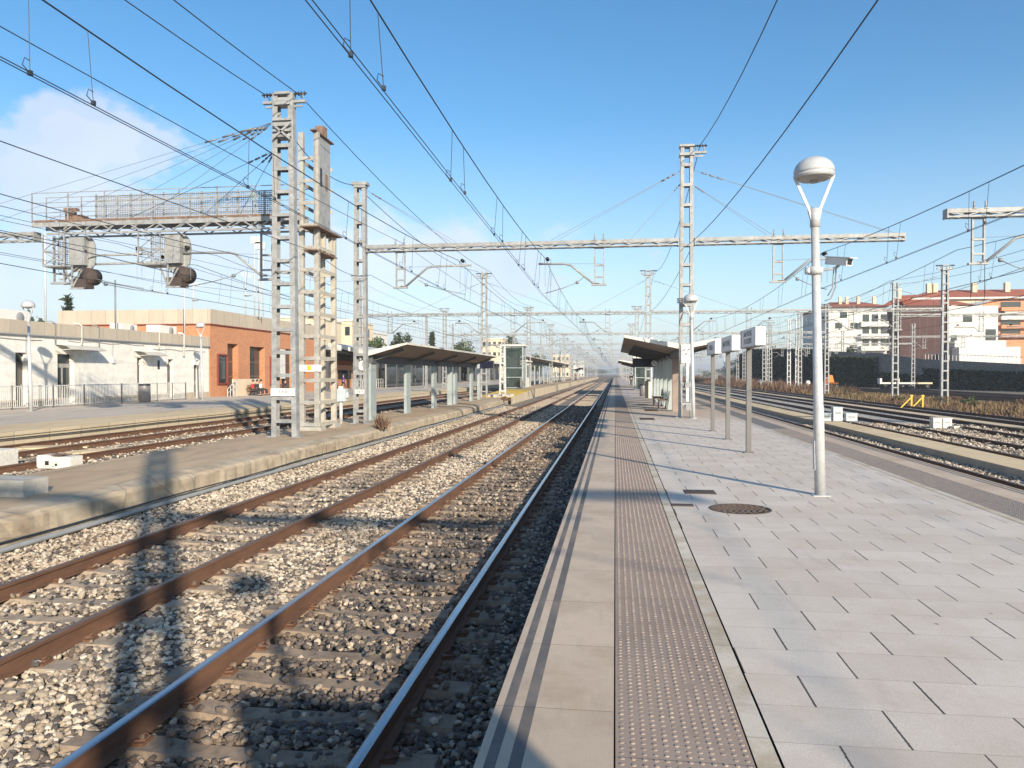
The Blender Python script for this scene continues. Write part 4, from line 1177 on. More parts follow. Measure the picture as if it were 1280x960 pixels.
# ================================================================ LAMPS
def lamp(loc, label, h=4.62, tilt=0.0, rz=0.0):
    t = thing('platform_lamp', label, 'street lamp', loc, rz, 'white post lamps with a round head on a forked arm')
    t.rotation_euler = (0, -R(tilt), rz)
    b = MB(); b.tube([(0, 0, 0), (0, 0, 1.2), (0, 0, 1.25), (0, 0, h - 0.85)], [0.072, 0.07, 0.064, 0.052], 20)
    b.box(-0.11, 0.11, -0.11, 0.11, 0, 0.012); b.box(-0.075, -0.069, -0.05, 0.05, 0.35, 0.75)
    b.build('pole', M['lamp_white'], t)
    b = MB(); b.tube([(0, 0, h - 0.95), (0, 0, h - 0.7)], 0.065, 16)
    for s in (-1, 1):
        b.bar((s * 0.03, 0, h - 0.9), (s * 0.07, 0, h - 0.72), 0.035, 0.06)
        b.bar((s * 0.05, 0, h - 0.76), (s * 0.255, 0, h - 0.26), 0.024, 0.036)
    b.build('forked_bracket', M['lamp_white'], t)
    b = MB(); rr = 0.263
    prof = [(0.0, h)] + [(rr * math.sin(a), h - 0.2 + 0.2 * math.cos(a)) for a in np.linspace(0.15, math.pi / 2, 10)] + [(rr, h - 0.215), (rr - 0.012, h - 0.222), (rr - 0.012, h - 0.235), (rr + 0.002, h - 0.238), (rr + 0.002, h - 0.262), (rr - 0.02, h - 0.285)]
    b.lathe(prof, 40)
    o = b.build('lamp_head', M['lamp_white'], t)
    b = MB(); b.lathe([(rr - 0.02, h - 0.284), (rr - 0.08, h - 0.315), (0.0, h - 0.33)], 32); b.lathe([(0.06, h - 0.329), (0.05, h - 0.35), (0, h - 0.352)], 16)
    b.build('lamp_lens', M['lens'], o)
    return t
lp = G(1026, 619.5)
L1 = lamp((lp[0], lp[1], 0), 'tallest looking white lamp post with a security camera, standing on the pale pavers', 4.6, 1.35)
l2 = G(867, 523.5)
remember()
dup(L1, (l2[0], l2[1], 0), label='white lamp post standing against the lattice mast in front of the platform shelter')
dup(L1, (3.25, -3.3, 0), label='lamp post behind the photographer casting a forked shadow on the ballast')
dup(L1, (2.9, 62, 0), label='lamp showing its white head above the platform shelter roof')
dup(L1, (-27.4, Yof(38.6, -27.4), SZ), label='lamp post in front of the white station annexe, beside its awning door', scale=1.14)
dup(L1, (-27.6, Yof(253, -27.6), SZ), label='lamp post at the corner where the white annexe meets the brick building', scale=1.14)
dup(L1, (-12.1, 88, 0), label='lamp post in front of the green glass lift tower', scale=1.1)
# cctv camera
t = thing('security_camera', 'white bullet security camera on a bracket clamped to the lamp post', 'camera', (lp[0] - 0.01, lp[1], 0))
zc_ = Zat(327, lp[0] + 0.25, lp[1])
b = MB(); b.tube([(-0.075, 0, zc_ - 0.17), (-0.075, 0, zc_ - 0.07)], 0.09, 14); b.box(-0.17, 0.02, -0.05, 0.05, zc_ - 0.15, zc_ - 0.08)
b.tube([(0.0, 0, zc_ - 0.12), (0.2, -0.0, zc_ - 0.09), (0.24, 0, zc_ - 0.05)], 0.018, 8)
b.tube([(-0.2, 0, zc_ - 0.12), (-0.14, 0, zc_ - 0.12)], 0.05, 10)
b.build('bracket', M['lamp_white'], t)
b = MB()
rot = Matrix.Rotation(R(32), 3, 'Z') @ Matrix.Rotation(R(10), 3, 'X')
pv = (0.22, 0, zc_ + 0.01)
b.box(0.17, 0.28, -0.2, 0.17, zc_ - 0.05, zc_ + 0.05, 0, rot, pv); b.box(0.155, 0.295, -0.26, 0.19, zc_ + 0.052, zc_ + 0.062, 0, rot, pv)
b.box(0.185, 0.265, -0.204, -0.198, zc_ - 0.035, zc_ + 0.035, 1, rot, pv)
b.build('camera_housing', [M['sign_white'], M['black']], t)
b = MB(); b.tube([(0.2, 0, zc_ - 0.06), (0.2, 0.02, zc_ - 0.35), (0.14, 0.02, zc_ - 0.5), (0.06, 0, zc_ - 0.53)], 0.009, 6); b.tube([(0.17, 0, zc_ - 0.1), (0.16, 0.02, zc_ - 0.36), (0.1, 0.02, zc_ - 0.46)], 0.008, 6)
b.build('camera_cable', M['wire_pale'], t)

# ================================================================ SIGN POSTS
def sign(px, py, label, lines, dark=False):
    x, y = G(px, py)
    t = thing('platform_sign', label, 'sign', (x, y, 0), group='box signs on grey posts')
    b = MB(); b.box(-0.05, 0.05, -0.055, 0.055, 0, 2.23); b.box(-0.1, 0.1, -0.1, 0.1, 0, 0.015)
    b.build('post', M['post_grey'], t)
    b = MB(); z0, z1 = 2.2, 2.56; y0, y1 = -1.5, 0.25
    b.box(-0.13, 0.06, y0, y1, z0, z1, 0)
    b.box(-0.131, 0.061, y0 + 0.04, y1 - 0.04, z0 - 0.012, z0, 1)
    b.box(-0.135, -0.13, y1 - 0.12, y1, z0, z1, 1)
    o = b.build('sign_box', [M['sign_white'], M['post_grey']], t)
    b = MB(); b.box(-0.134, -0.1305, y0 + 0.02, y1 - 0.13, z0 + 0.015, z1 - 0.015); b.build('sign_face', M['sign_face'], o)
    n = len(lines)
    for i, s in enumerate(lines):
        text(s, 0.15 if n > 1 else 0.19, M['text'], o, (-0.1365, (y0 + y1) / 2 - 0.02, (z0 + z1) / 2 + (0.075 - 0.15 * i if n > 1 else 0)), (R(90), 0, R(-90)), 0.0005)
    return t
sign(936, 566, 'box sign on grey post nearest the street lamp, two lines of lettering', ['SANT VICENÇ', 'DE CALDERS'])
sign(910, 549.5, 'middle box sign of the three, one line of lettering', ['SANT VICENÇ'])
sign(891, 539, 'box sign on the post farthest from the street lamp, darkest looking', ['SORTIDA'])
# manhole and drains
def drain(px0, px1, py0, py1, label, round_=False):
    if round_:
        x, y = G((px0 + px1) / 2, (py0 + py1) / 2)
        t = thing('manhole_cover', label, 'manhole cover', (x, y, 0))
        r = (px1 - px0) / 2 * 960 * H / ((py0 + py1) / 2 - HY) / 960
        b = MB(); b.lathe([(r, 0.0), (r, 0.006), (r - 0.03, 0.007), (r - 0.03, 0.003), (0.0, 0.003)], 48)
        b.build('rim', M['rust_brown'], t)
        b = MB()
        for i in range(int(2 * r / 0.05)):
            yy = -r + 0.04 + i * 0.05; w = math.sqrt(max(0, (r - 0.035) ** 2 - yy * yy))
            for k in range(int(2 * w / 0.07)):
                xx = -w + 0.01 + k * 0.07 + (0.03 if i % 2 else 0)
                b.box(xx, xx + 0.045, yy - 0.013, yy + 0.013, 0.002, 0.009)
        b.build('tread_pattern', M['rust_brown'], t)
    else:
        x, y = G((px0 + px1) / 2, (py0 + py1) / 2)
        w = (px1 - px0) * (960 * H / ((py0 + py1) / 2 - HY)) / 960 / 2
        d = 960 * H / (py0 - HY) - 960 * H / (py1 - HY)
        b = MB(); b.box(-w, w, -d / 2, d / 2, 0.0, 0.007)
        n = int(2 * w / 0.035)
        for k in range(n): b.box(-w + 0.02 + k * 0.035, -w + 0.034 + k * 0.035, -d / 2 + 0.02, d / 2 - 0.02, 0.006, 0.011)
        o = b.build('drain_cover', M['rust_brown']); o.location = (x, y, 0); tag(o, label, 'drain cover', 'flat covers set in the pavers')
M['rust_brown'] = mat('brown_cast_iron', (0.105, 0.075, 0.06), 0.7, 0.2, 0.25, 12, (0.2, 0.15, 0.11), 0.4)
drain(888, 964, 630, 643.5, 'round brown manhole cover set in the pale pavers', True)
drain(856, 894, 613, 618, 'larger rectangular brown cover set in the pavers')
drain(840, 867, 630.5, 633.5, 'small rectangular brown cover beside the kerb strip')
drain(800, 818, 522.5, 525, 'dark cover in the pavers towards the platform shelter')
drain(806, 822, 512, 514, 'dark cover in the pavers just under the shelter edge')

# ================================================================ SHELTERS
def shelter(loc, xl, xr, L, zv, ze, posts, label, base=0.0, hx=0.07, hy=0.38):
    """butterfly roof: valley at local x=0, eaves at xl and xr"""
    t = thing('platform_shelter', label, 'shelter', loc, group='butterfly roof platform shelters')
    b = MB()
    for xe in (xl, xr):
        s = 1 if xe > 0 else -1
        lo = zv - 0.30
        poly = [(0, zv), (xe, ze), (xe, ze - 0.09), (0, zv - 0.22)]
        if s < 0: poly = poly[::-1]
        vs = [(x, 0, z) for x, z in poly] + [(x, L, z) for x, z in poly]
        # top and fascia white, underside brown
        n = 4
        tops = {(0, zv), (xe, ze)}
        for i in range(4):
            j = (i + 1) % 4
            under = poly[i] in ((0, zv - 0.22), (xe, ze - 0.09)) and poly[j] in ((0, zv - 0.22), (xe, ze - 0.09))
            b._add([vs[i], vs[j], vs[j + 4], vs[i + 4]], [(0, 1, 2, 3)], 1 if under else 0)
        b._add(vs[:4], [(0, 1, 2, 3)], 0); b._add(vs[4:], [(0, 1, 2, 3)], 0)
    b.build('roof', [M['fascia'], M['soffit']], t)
    b = MB(); b.box(-0.14, 0.14, 0.3, L - 0.3, zv - 0.52, zv - 0.2)
    for p in posts:
        for xe in (xl, xr):
            f = 0.8
            b.bar((0, p, zv - 0.38), (xe * f, p, zv + (ze - zv) * f - 0.2), 0.08, 0.12)
    b.build('roof_beam', M['beam_dark'], t)
    for p in posts:
        b = MB(); b.box(-hx, hx, p - hy, p + hy, base, zv - 0.5)
        b.box(-hx - 0.02, hx + 0.02, p - hy - 0.03, p + hy + 0.03, base, base + 0.02)
        b.build('post', M['post_blue'], t)
    return t
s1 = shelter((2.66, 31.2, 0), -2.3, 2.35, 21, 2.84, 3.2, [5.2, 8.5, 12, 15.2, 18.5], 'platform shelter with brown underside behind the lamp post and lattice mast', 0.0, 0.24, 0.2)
b = MB(); b.box(-0.17, 0.12, 3.1, 3.35, 0, 2.35); b.box(0.12, 0.22, 3.1, 3.35, 0, 1.3)
b.build('end_post', [M['soffit']], s1)
def display(par, x, y, z, w=1.3, h=0.42, lines=None):
    b = MB(); b.box(x - w / 2 - 0.04, x + w / 2 + 0.04, y, y + 0.2, z - h / 2 - 0.04, z + h / 2 + 0.04); b.tube([(x - 0.4, y + 0.1, z + h / 2), (x - 0.4, y + 0.1, z + h / 2 + 0.4)], 0.025, 6); b.tube([(x + 0.4, y + 0.1, z + h / 2), (x + 0.4, y + 0.1, z + h / 2 + 0.4)], 0.025, 6)
    o = b.build('departure_display', M['post_grey'], None)
    b = MB(); b.box(x - w / 2, x + w / 2, y - 0.01, y - 0.002, z - h / 2, z + h / 2); b.build('screen', M['pict'], o)
    return o
o = display(None, 1.75, 49.4, 2.35, 1.25, 0.5); tag(o, 'dark departure display hanging under the platform shelter roof', 'display')
def clock(x, y, z, r, label):
    t = thing('platform_clock', label, 'clock', (x, y, z))
    b = MB(); b.lathe([(0, -0.08), (r, -0.08), (r, 0.08), (0, 0.08)], 24, (0, 0, 0), 0, 'y'); b.tube([(0, 0, r), (0, 0, r + 0.2)], 0.02, 6); b.build('clock_case', M['beam_dark'], t)
    b = MB(); b.lathe([(0, -0.085), (r * 0.88, -0.085)], 24, (0, 0, 0), 0, 'y'); b.build('clock_face', M['sign_white'], t)
    b = MB(); b.bar((0, -0.09, 0), (0, -0.09, r * 0.6), 0.015); b.bar((0, -0.09, 0), (r * 0.4, -0.09, -0.05), 0.02); b.build('clock_hands', M['black'], t)
clock(2.25, 45.5, 2.25, 0.2, 'small round clock hanging under the platform shelter beside the display')
clock(-10.65, 31.6, 2.0, 0.24, 'round white clock at the front post of the island shelter')
def bench(loc, rz, label, L=1.8):
    t = thing('bench', label, 'bench', loc, rz, 'benches on the platforms')
    b = MB()
    for k in range(4): b.box(-L / 2, L / 2, -0.22 + k * 0.12, -0.13 + k * 0.12, 0.43, 0.46)
    b.build('seat', M['wood'], t)
    b = MB()
    for k in range(3): b.box(-L / 2, L / 2, 0.26 + k * 0.02, 0.285 + k * 0.02, 0.52 + k * 0.12, 0.61 + k * 0.12)
    b.build('backrest', M['wood'], t)
    for s in (-0.6, 0.6):
        b = MB(); b.bar((s, -0.15, 0), (s, -0.15, 0.43), 0.05); b.bar((s, 0.18, 0), (s, 0.3, 0.85), 0.05); b.bar((s, -0.2, 0.41), (s, 0.25, 0.41), 0.05); b.build('leg', M['post_grey'], t)
    return t
bench((2.15, 40.5, 0), R(-90), 'brown bench under the platform shelter, first from the mast')
bench((2.2, 36.8, 0), R(-90), 'brown bench under the platform shelter, second from the mast', 0.8)
def bin_(loc, label, r=0.24, h=0.95, m='bollard'):
    t = thing('litter_bin', label, 'litter bin', loc, group='litter bins')
    b = MB(); b.lathe([(0, 0), (r, 0), (r, h - 0.12)], 24); b.build('body', M[m], t)
    b = MB(); b.lathe([(r, h - 0.12), (r + 0.015, h - 0.1), (r + 0.015, h - 0.02), (r - 0.04, h), (0, h)], 24); b.build('lid', M['black'], t)
x, y = G(810.5, 497.5)
t = thing('ticket_validator', 'dark and pale ticket post standing under the platform shelter', 'ticket machine', (x, y, 0))
b = MB(); b.box(-0.22, 0.0, -0.2, 0.2, 0, 1.15); b.build('housing', M['black'], t)
b = MB(); b.box(0.004, 0.2, -0.2, 0.2, 0, 1.1); b.build('side_panel', M['box_white'], t)
# glazed lift on my platform
def lift(loc, w, d, h, label, m='glass_green', door=True):
    t = thing('glass_lift', label, 'lift tower', loc, group='glass lift towers')
    b = MB()
    for x in (0, w):
        for y in (0, d): b.box(x - 0.06, x + 0.06, y - 0.06, y + 0.06, 0, h)
    for z in (0.1, 1.25, 2.3, h - 0.1):
        b.bar((0, 0, z), (w, 0, z), 0.07); b.bar((w, 0, z), (w, d, z), 0.07); b.bar((0, 0, z), (0, d, z), 0.07); b.bar((0, d, z), (w, d, z), 0.07)
    b.build('frame', M['post_blue'], t)
    b = MB(); g = 0.0
    b.box(0.07, w - 0.07, -0.012, 0.0, 0.14, h - 0.14); b.box(w - 0.0, w + 0.012, 0.07, d - 0.07, 0.14, h - 0.14); b.box(-0.012, 0, 0.07, d - 0.07, 0.14, h - 0.14)
    b.build('glazing', M[m], t)
    b = MB(); b.box(w * 0.25, w * 0.75, 0.15, 0.22, 0.1, 2.2); b.box(w * 0.2, w * 0.8, d * 0.4, d * 0.45, 0.1, h - 0.3)
    b.build('lift_door', M['door_grey'], t)
    b = MB(); b.box(-0.25, w + 0.25, -0.25, d + 0.25, h, h + 0.16); b.build('roof', M['fascia'], t)
    return t
lift((2.0, 78, 0), 1.5, 2.2, 3.2, 'green glass lift seen under the platform shelter roof')
lift((-12.25, 84.5, 0), 2.1, 2.4, 4.7, 'green glass lift tower behind the yellow ramp')
remember()
s2 = dup(s1, (2.66, 86, 0), label='second platform shelter, small and dark behind the first one')
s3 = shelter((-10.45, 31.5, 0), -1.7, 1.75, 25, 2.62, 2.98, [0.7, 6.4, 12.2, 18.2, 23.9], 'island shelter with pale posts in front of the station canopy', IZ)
b = MB(); b.box(-0.15, 0.15, 16.4, 16.65, IZ, 2.1); b.build('drain_post', M['post_blue'], s3)
o = display(None, -9.9, 58.4, 2.35, 1.2, 0.55); tag(o, 'dark hanging display at the far end of the island shelter', 'display')
b = MB(); b.box(-10.55, -10.35, 58.3, 58.7, IZ, 3.0); b.bar((-10.45, 58.5, 2.9), (-9.2, 58.5, 2.9), 0.08)
tag(b.build('display_post', M['post_blue']), 'pale post carrying the dark display past the island shelter', 'post')
s4 = shelter((-12.0, 92, 0), -2.0, 1.3, 95, 3.55, 3.85, [8 + 7.5 * k for k in range(12)], 'canopy beyond the glass lift tower with a row of grey posts')
b = MB()
for (ya, yb) in ((1.6, 6.0), (7, 11.5)):
    b.box(-0.04, 0.04, ya, yb, 0.3, 1.0)
b.build('side_panel', M['fascia'], s4)
remember()
s5 = dup(s3, (-10.9, 205, 0.4), label='most distant island canopy, past the lift tower canopy')
# lift hall with window next to the tower
t = thing('stair_enclosure', 'white stair enclosure with a window between the lift tower and the canopy', 'stair enclosure', (-12.9, 93.0, 0))
b = MB(); b.box(0, 2.1, 0, 5, 0, 3.1); b.build('wall', M['bwhite'], t)
MB().box(2.1, 2.14, 1.4, 3.4, 1.2, 2.7).build('window', M['glass'], t); MB().box(0.5, 1.6, -0.04, 0, 1.2, 2.7).build('window', M['glass'], t)
b = MB(); b.box(-0.2, 2.35, -0.2, 5.2, 3.1, 3.3); b.build('roof', M['fascia'], t)
# rubble footing
b = MB()
b2 = np.random.default_rng(3)
for k in range(26):
    x, y = b2.uniform(-0.9, 0.9), b2.uniform(-1.2, 1.2); s = b2.uniform(0.12, 0.3)
    b.box(x - s, x + s, y - s, y + s, 0, s * b2.uniform(0.6, 1.3), 0, Matrix.Rotation(b2.uniform(0, 3), 3, 'Z') @ Matrix.Rotation(b2.uniform(-.3, .3), 3, 'X'))
o = b.build('rubble_footing', M['concrete_block']); o.location = (-9.8, 64.6, IZ - 0.05); tag(o, 'heap of broken concrete at the foot of the short lattice post', 'rubble')

# ================================================================ SMALL TRACKSIDE THINGS
t = thing('point_machine', 'white trackside machine with rusty top between the rails behind the island', 'point machine', (-13.35, Yof(75, -13.35), -0.62))
b = MB(); b.box(-0.46, 0.42, -0.22, 0.22, 0, 0.28); b.box(-0.46, -0.1, -0.2, 0.2, 0.28, 0.31); b.build('housing', M['box_white'], t)
MB().box(-0.24, -0.14, -0.226, -0.22, 0.08, 0.18).build('dark_opening', M['black'], t); MB().box(0.02, 0.08, -0.226, -0.22, 0.06, 0.12).build('dark_opening', M['black'], t)
b = MB(); b.box(-0.2, 0.18, -0.2, 0.2, 0.312, 0.32); b.build('rust_stain_plate', M['rust'], t)
o = (MB().box(-0.35, 0.35, -0.3, 0.3, 0, 0.42).box(-0.2, 0.36, -0.31, -0.3, 0.05, 0.35)).build('trackside_box', M['box_white']); o.location = (-15.1, Yof(-6, -15.1), -0.62); tag(o, 'pale trackside box cut by the frame edge behind the island', 'trackside box')
x, y = G(28, 622, IZ)
o = MB().box(-1.5, 0, 0, 0.55, 0, 0.27).build('concrete_block', M['concrete_block']); o.location = (x, y, IZ); tag(o, 'grey concrete block lying on the low island platform', 'concrete block')
# planks near the rails
for i, (px, py, w, d, lab) in enumerate(((60, 558, 1.1, 0.25, 'flat pale board lying between the station side tracks'), (125, 562, 0.9, 0.2, 'broken pale slab beside the rusty rails behind the island'), (10, 567, 1.2, 0.2, 'pale plank near the frame edge between the station side tracks'))):
    x, y = G(px, py, -0.55)
    o = MB().box(-w, w, -d, d, 0, 0.05).build('board', M['walk']); o.location = (x, y, -0.6); o.rotation_euler = (R(3), 0, R(25 + 40 * i)); tag(o, lab, 'board')
# junction box on post
x, y = G(426, 530, IZ)
t = thing('junction_box', 'grey blue junction box on a short post on the island beside the ladder mast', 'junction box', (x, y, IZ))
b = MB(); b.tube([(0, 0, 0), (0, 0, 0.95)], 0.07, 10); b.build('post', M['galv_pale'], t)
b = MB(); b.box(-0.24, 0.24, -0.15, 0.15, 0.9, 1.4); b.box(-0.32, -0.24, -0.05, 0.05, 1.0, 1.2); b.box(0.24, 0.32, -0.05, 0.05, 1.05, 1.25); b.build('box', M['box_blue'], t)
b = MB(); b.box(-0.07, 0.07, -0.07, 0.07, 1.4, 1.5); b.build('cap', M['box_white'], t)
# trackside cabinets on the right
def cab(px, py, zb, label, boxes):
    x, y = G(px, py, zb)
    t = thing('trackside_cabinet', label, 'trackside cabinet', (x, y, zb), group='pale cabinets beside the tracks')
    for (x0, w, h, m) in boxes:
        b = MB(); b.box(x0, x0 + w, -0.2, 0.2, 0.08, h); b.box(x0 - 0.02, x0 + w + 0.02, -0.22, 0.22, h, h + 0.04); b.box(x0 + w / 2 - 0.04, x0 + w / 2 + 0.04, -0.05, 0.05, 0, 0.08)
        o = b.build('cabinet', M[m], t)
        b = MB(); b.box(x0 + w * 0.2, x0 + w * 0.8, -0.21, -0.2, h * 0.6, h * 0.72); b.build('vent', M['pipe'], o)
cab(1029, 528, -0.66, 'pale grey blue cabinets beside the street lamp, at the end of the tan walkway', [(-0.1, 0.42, 0.42, 'box_blue'), (0.42, 0.42, 0.7, 'box_blue'), (1.0, 0.5, 0.42, 'box_blue')])
cab(1165, 537, BED, 'pair of white cabinets between the tracks in front of the yellow frames', [(0, 0.36, 0.5, 'box_white'), (0.42, 0.36, 0.5, 'box_white')])
cab(1188, 538, BED, 'small low white boxes just past the white cabinet pair', [(0.1, 0.2, 0.16, 'box_white'), (0.42, 0.18, 0.14, 'box_white')])
for i, (px, py, lab) in enumerate(((951, 487, 'small white round headed marker in the weeds beside the sign posts'), (1010, 490, 'small white round headed marker in the weeds beside the street lamp'))):
    x, y = G(px, py, BED)
    t = thing('track_marker', lab, 'marker post', (x, y, BED), group='white track markers')
    b = MB(); b.tube([(0, 0, 0), (0, 0, 1.1)], 0.09, 8); b.build('post', M['sign_white'], t)
    b = MB(); b.lathe([(0, -0.05), (0.3, -0.05), (0.3, 0.05), (0, 0.05)], 16, (0, 0, 1.3), 0, 'y'); b.build('disc', M['sign_white'], t)
for i, (px, lab) in enumerate(((1134, 'yellow triangular frame at the edge of the dry weeds, beside the mast foot'), (1148, 'second yellow frame in the dry weeds, farther from the mast foot'))):
    x, y = G(px, 511, BED)
    t = thing('buffer_frame', lab, 'yellow frame', (x, y, BED), group='yellow frames in the weeds')
    b = MB(); b.bar((0.3, 0, 0), (0.3, 0, 1.0), 0.1); b.bar((-0.5, 0, 0), (0.3, 0, 0.85), 0.08); b.box(0.2, 0.4, -0.06, 0.06, 0.9, 1.0); b.build('frame', M['yellow'], t)
for i, (px, py, mname, lab) in enumerate(((1037, 484, 'orange', 'orange barrow like machine by the pale trolley in the yard'), (1120, 484, 'box_white', 'pale trolley in the yard behind the weeds mast'), (1142, 484, 'bcream', 'flat tan wagon deck in the yard below the brown building'))):
    x, y = G(px, py + 3, BED)
    t = thing('yard_trolley', lab, 'trolley', (x, y, BED))
    w = 1.2 if i == 0 else 2.6
    b = MB(); b.box(-w, w, -0.6, 0.6, 0.9, 1.15); (b.prism([(-0.6, 1.15), (0.6, 1.15), (0.35, 2.3), (-0.35, 2.3)], -0.4, 0.4) if i == 0 else b.box(-w, -w + 0.3, -0.6, 0.6, 1.15, 1.8)); b.build('deck', M[mname], t)
    for s in (-0.7, 0.7):
        for q in (-0.55, 0.55):
            b = MB(); b.lathe([(0, -0.06), (0.45, -0.06), (0.45, 0.06), (0, 0.06)], 14, (s * w, q, 0.45), 0, 'y'); b.build('wheel', M['black'], t)
# low buffer rail in yard
x, y = G(1000, 482, BED)
b = MB(); b.bar((0, 0, 1.0), (7, 0, 1.0), 0.12)
for k in (0.2, 2.4, 4.6, 6.8): b.bar((k, 0, 0), (k, 0, 1.0), 0.12)
o = b.build('low_rail_fence', M['galv_pale']); o.location = (x, y, BED); tag(o, 'low pale rail behind the weeds beside the street lamp', 'fence')

# ================================================================ STATION BUILDINGS (left)
WX = -30.5
def wall_with_holes(b, X, y0, y1, z0, z1, holes, th=0.3, mi=0):
    """wall slab facing +X at X with rectangular openings (ya,yb,za,zb)"""
    hs = sorted(holes); cur = y0
    for (a, c, za, zb) in hs:
        if a > cur: b.box(X - th, X, cur, a, z0, z1, mi)
        if zb < z1: b.box(X - th, X, a, c, zb, z1, mi)
        if za > z0: b.box(X - th, X, a, c, z0, za, mi)
        cur = c
    if cur < y1: b.box(X - th, X, cur, y1, z0, z1, mi)
YW0, YW1 = 22.0, 54.6
wt = thing('station_annexe', 'long low white station annexe with tan parapet, doors and clear awnings', 'building', (0, 0, 0))
def dy(px): return Yof(px, WX)
doors = [(19.5, 34, 2.75, 'd'), (72, 93, 2.75, 'w'), (171.5, 179, 2.7, 'd'), (209, 217, 2.65, 'd'), (242.5, 249, 2.65, 'd')]
holes = [(dy(a), dy(c), SZ + 0.02, z) for a, c, z, k in doors]
b = MB(); wall_with_holes(b, WX, YW0, YW1, SZ, 3.75, holes, 0.35)
b.box(WX - 12, WX - 0.35, YW0, YW0 + 0.3, SZ, 3.75); b.box(WX - 12, WX - 11.7, YW0, YW1, SZ, 3.75)
b.build('wall', M['white_wall'], wt)
b = MB(); hs = sorted(holes); cur = YW0
for (a, c, za, zb) in hs + [(YW1, YW1, 0, 0)]:
    b.box(WX + 0.001, WX + 0.05, cur, a, SZ, SZ + 0.42); cur = c
b.build('plinth', M['plinth'], wt)
b = MB(); b.box(WX - 12, WX + 0.09, YW0 - 0.1, YW1, 3.72, 4.42); b.build('parapet', M['parapet'], wt)
b = MB(); b.box(WX - 0.02, WX + 0.16, YW0 - 0.1, YW1, 3.66, 3.725); b.build('cornice', M['pipe'], wt)
for (a, c, z, k), (ya, yb, za, zb) in zip(doors, holes):
    b = MB(); b.box(WX - 0.33, WX - 0.27, ya, yb, SZ + 0.02, 2.15); b.box(WX - 0.33, WX - 0.25, ya, yb, 2.15, 2.22)
    o = b.build('door', M['door_grey'] if k == 'w' else M['door'], wt)
    b = MB(); b.box(WX - 0.32, WX - 0.28, ya + 0.05, yb - 0.05, 2.24, zb); 
    if k == 'w':
        ym = (ya + yb) / 2
        for (p, q) in ((ya + 0.1, ym - 0.08), (ym + 0.08, yb - 0.1)): b.box(WX - 0.268, WX - 0.26, p, q, 0.3, 2.0)
    b.build('door_glazing', M['glass'], o)
    b = MB(); b.box(WX - 0.27, WX - 0.2, yb - 0.16, yb - 0.12, 0.85, 1.1); b.build('handle', M['galv'], o)
for (pa, pb, z) in ((69, 110, 3.0), (168, 202, 2.85)):
    ya, yb = dy(pa), dy(pb)
    if pb > 150: yb = ya + 2.2
    else: yb = ya + 3.0
    b = MB()
    n = 6; pts = [(0.0, z + 0.25), (0.35, z + 0.24), (0.7, z + 0.16), (0.98, z)]
    for (p, q) in zip(pts, pts[1:]):
        b.quad((WX + p[0], ya, p[1]), (WX + q[0], ya, q[1]), (WX + q[0], yb, q[1]), (WX + p[0], yb, p[1]))
        b.quad((WX + p[0], ya, p[1] - 0.012), (WX + q[0], ya, q[1] - 0.012), (WX + q[0], yb, q[1] - 0.012), (WX + p[0], yb, p[1] - 0.012))
    b.bar((WX + 0.98, ya, z), (WX + 0.98, yb, z), 0.03)
    for y in (ya, (ya + yb) / 2, yb): b.bar((WX, y, z - 0.05), (WX + 0.95, y, z), 0.03)
    b.build('awning', M['awning'], wt)
# pipes, cable drops, notices, air units
for px, w in ((100, 0.05), (122, 0.03), (67, 0.03), (197, 0.05), (228, 0.07)):
    y = dy(px); b = MB(); b.tube([(WX + 0.0, y - 0.5, 4.5), (WX + 0.14, y - 0.3, 4.5), (WX + 0.14, y, 4.4), (WX + 0.12, y, 3.3 if px < 200 else 2.9)], w, 6)
    b.build('pipe', M['frame_white'] if w > 0.04 else M['pipe'], wt)
for (ya_, yb_, z_, w_) in ((24, 37.5, 3.45, 0.018), (39.5, 46.5, 3.5, 0.015), (47.5, 54, 3.3, 0.02)):
    b = MB(); b.tube([(WX + 0.03, ya_ + (yb_ - ya_) * k / 12, z_ - 0.04 * math.sin(k * 1.3)) for k in range(13)], w_, 5); b.build('wall_cable', M['pipe'], wt)
for y_ in (36.2, 43.2, 48.8, 52.4):
    b = MB(); b.box(WX, WX + 0.12, y_, y_ + 0.28, 2.3, 2.65); b.build('wall_box', M['frame_white'], wt)
    b = MB(); b.tube([(WX + 0.04, y_ + 0.14, 2.65), (WX + 0.04, y_ + 0.14, 3.7)], 0.015, 5); b.build('wall_cable', M['pipe'], wt)
b = MB(); b.box(WX, WX + 0.02, dy(197), dy(199.5), 1.95, 2.55); b.build('notice', M['text'], wt)
for (px, s) in ((45, 1.0), (181, 0.8), (228, 1.0)):
    y = dy(px)
    t = thing('air_conditioner', 'white air conditioning unit on the annexe roof, %s' % {45: 'one above the first lamp post', 181: 'small one in front of the brick wall', 228: 'one beside the roof pipes'}[px], 'air conditioner', (WX - 2.5 if px > 100 else WX - 3, y + 1.5, 4.42))
    b = MB(); b.box(-0.5 * s, 0.5 * s, -1.1 * s, 1.1 * s, 0, 0.75 * s); b.build('case', M['frame_white'], t)
    b = MB(); b.lathe([(0, 0.5 * s + 0.02), (0.28 * s, 0.5 * s + 0.02), (0.3 * s, 0.5 * s)], 16, (0, 0.4 * s, 0.38 * s), 0, 'x'); b.build('fan_grille', M['pipe'], t)
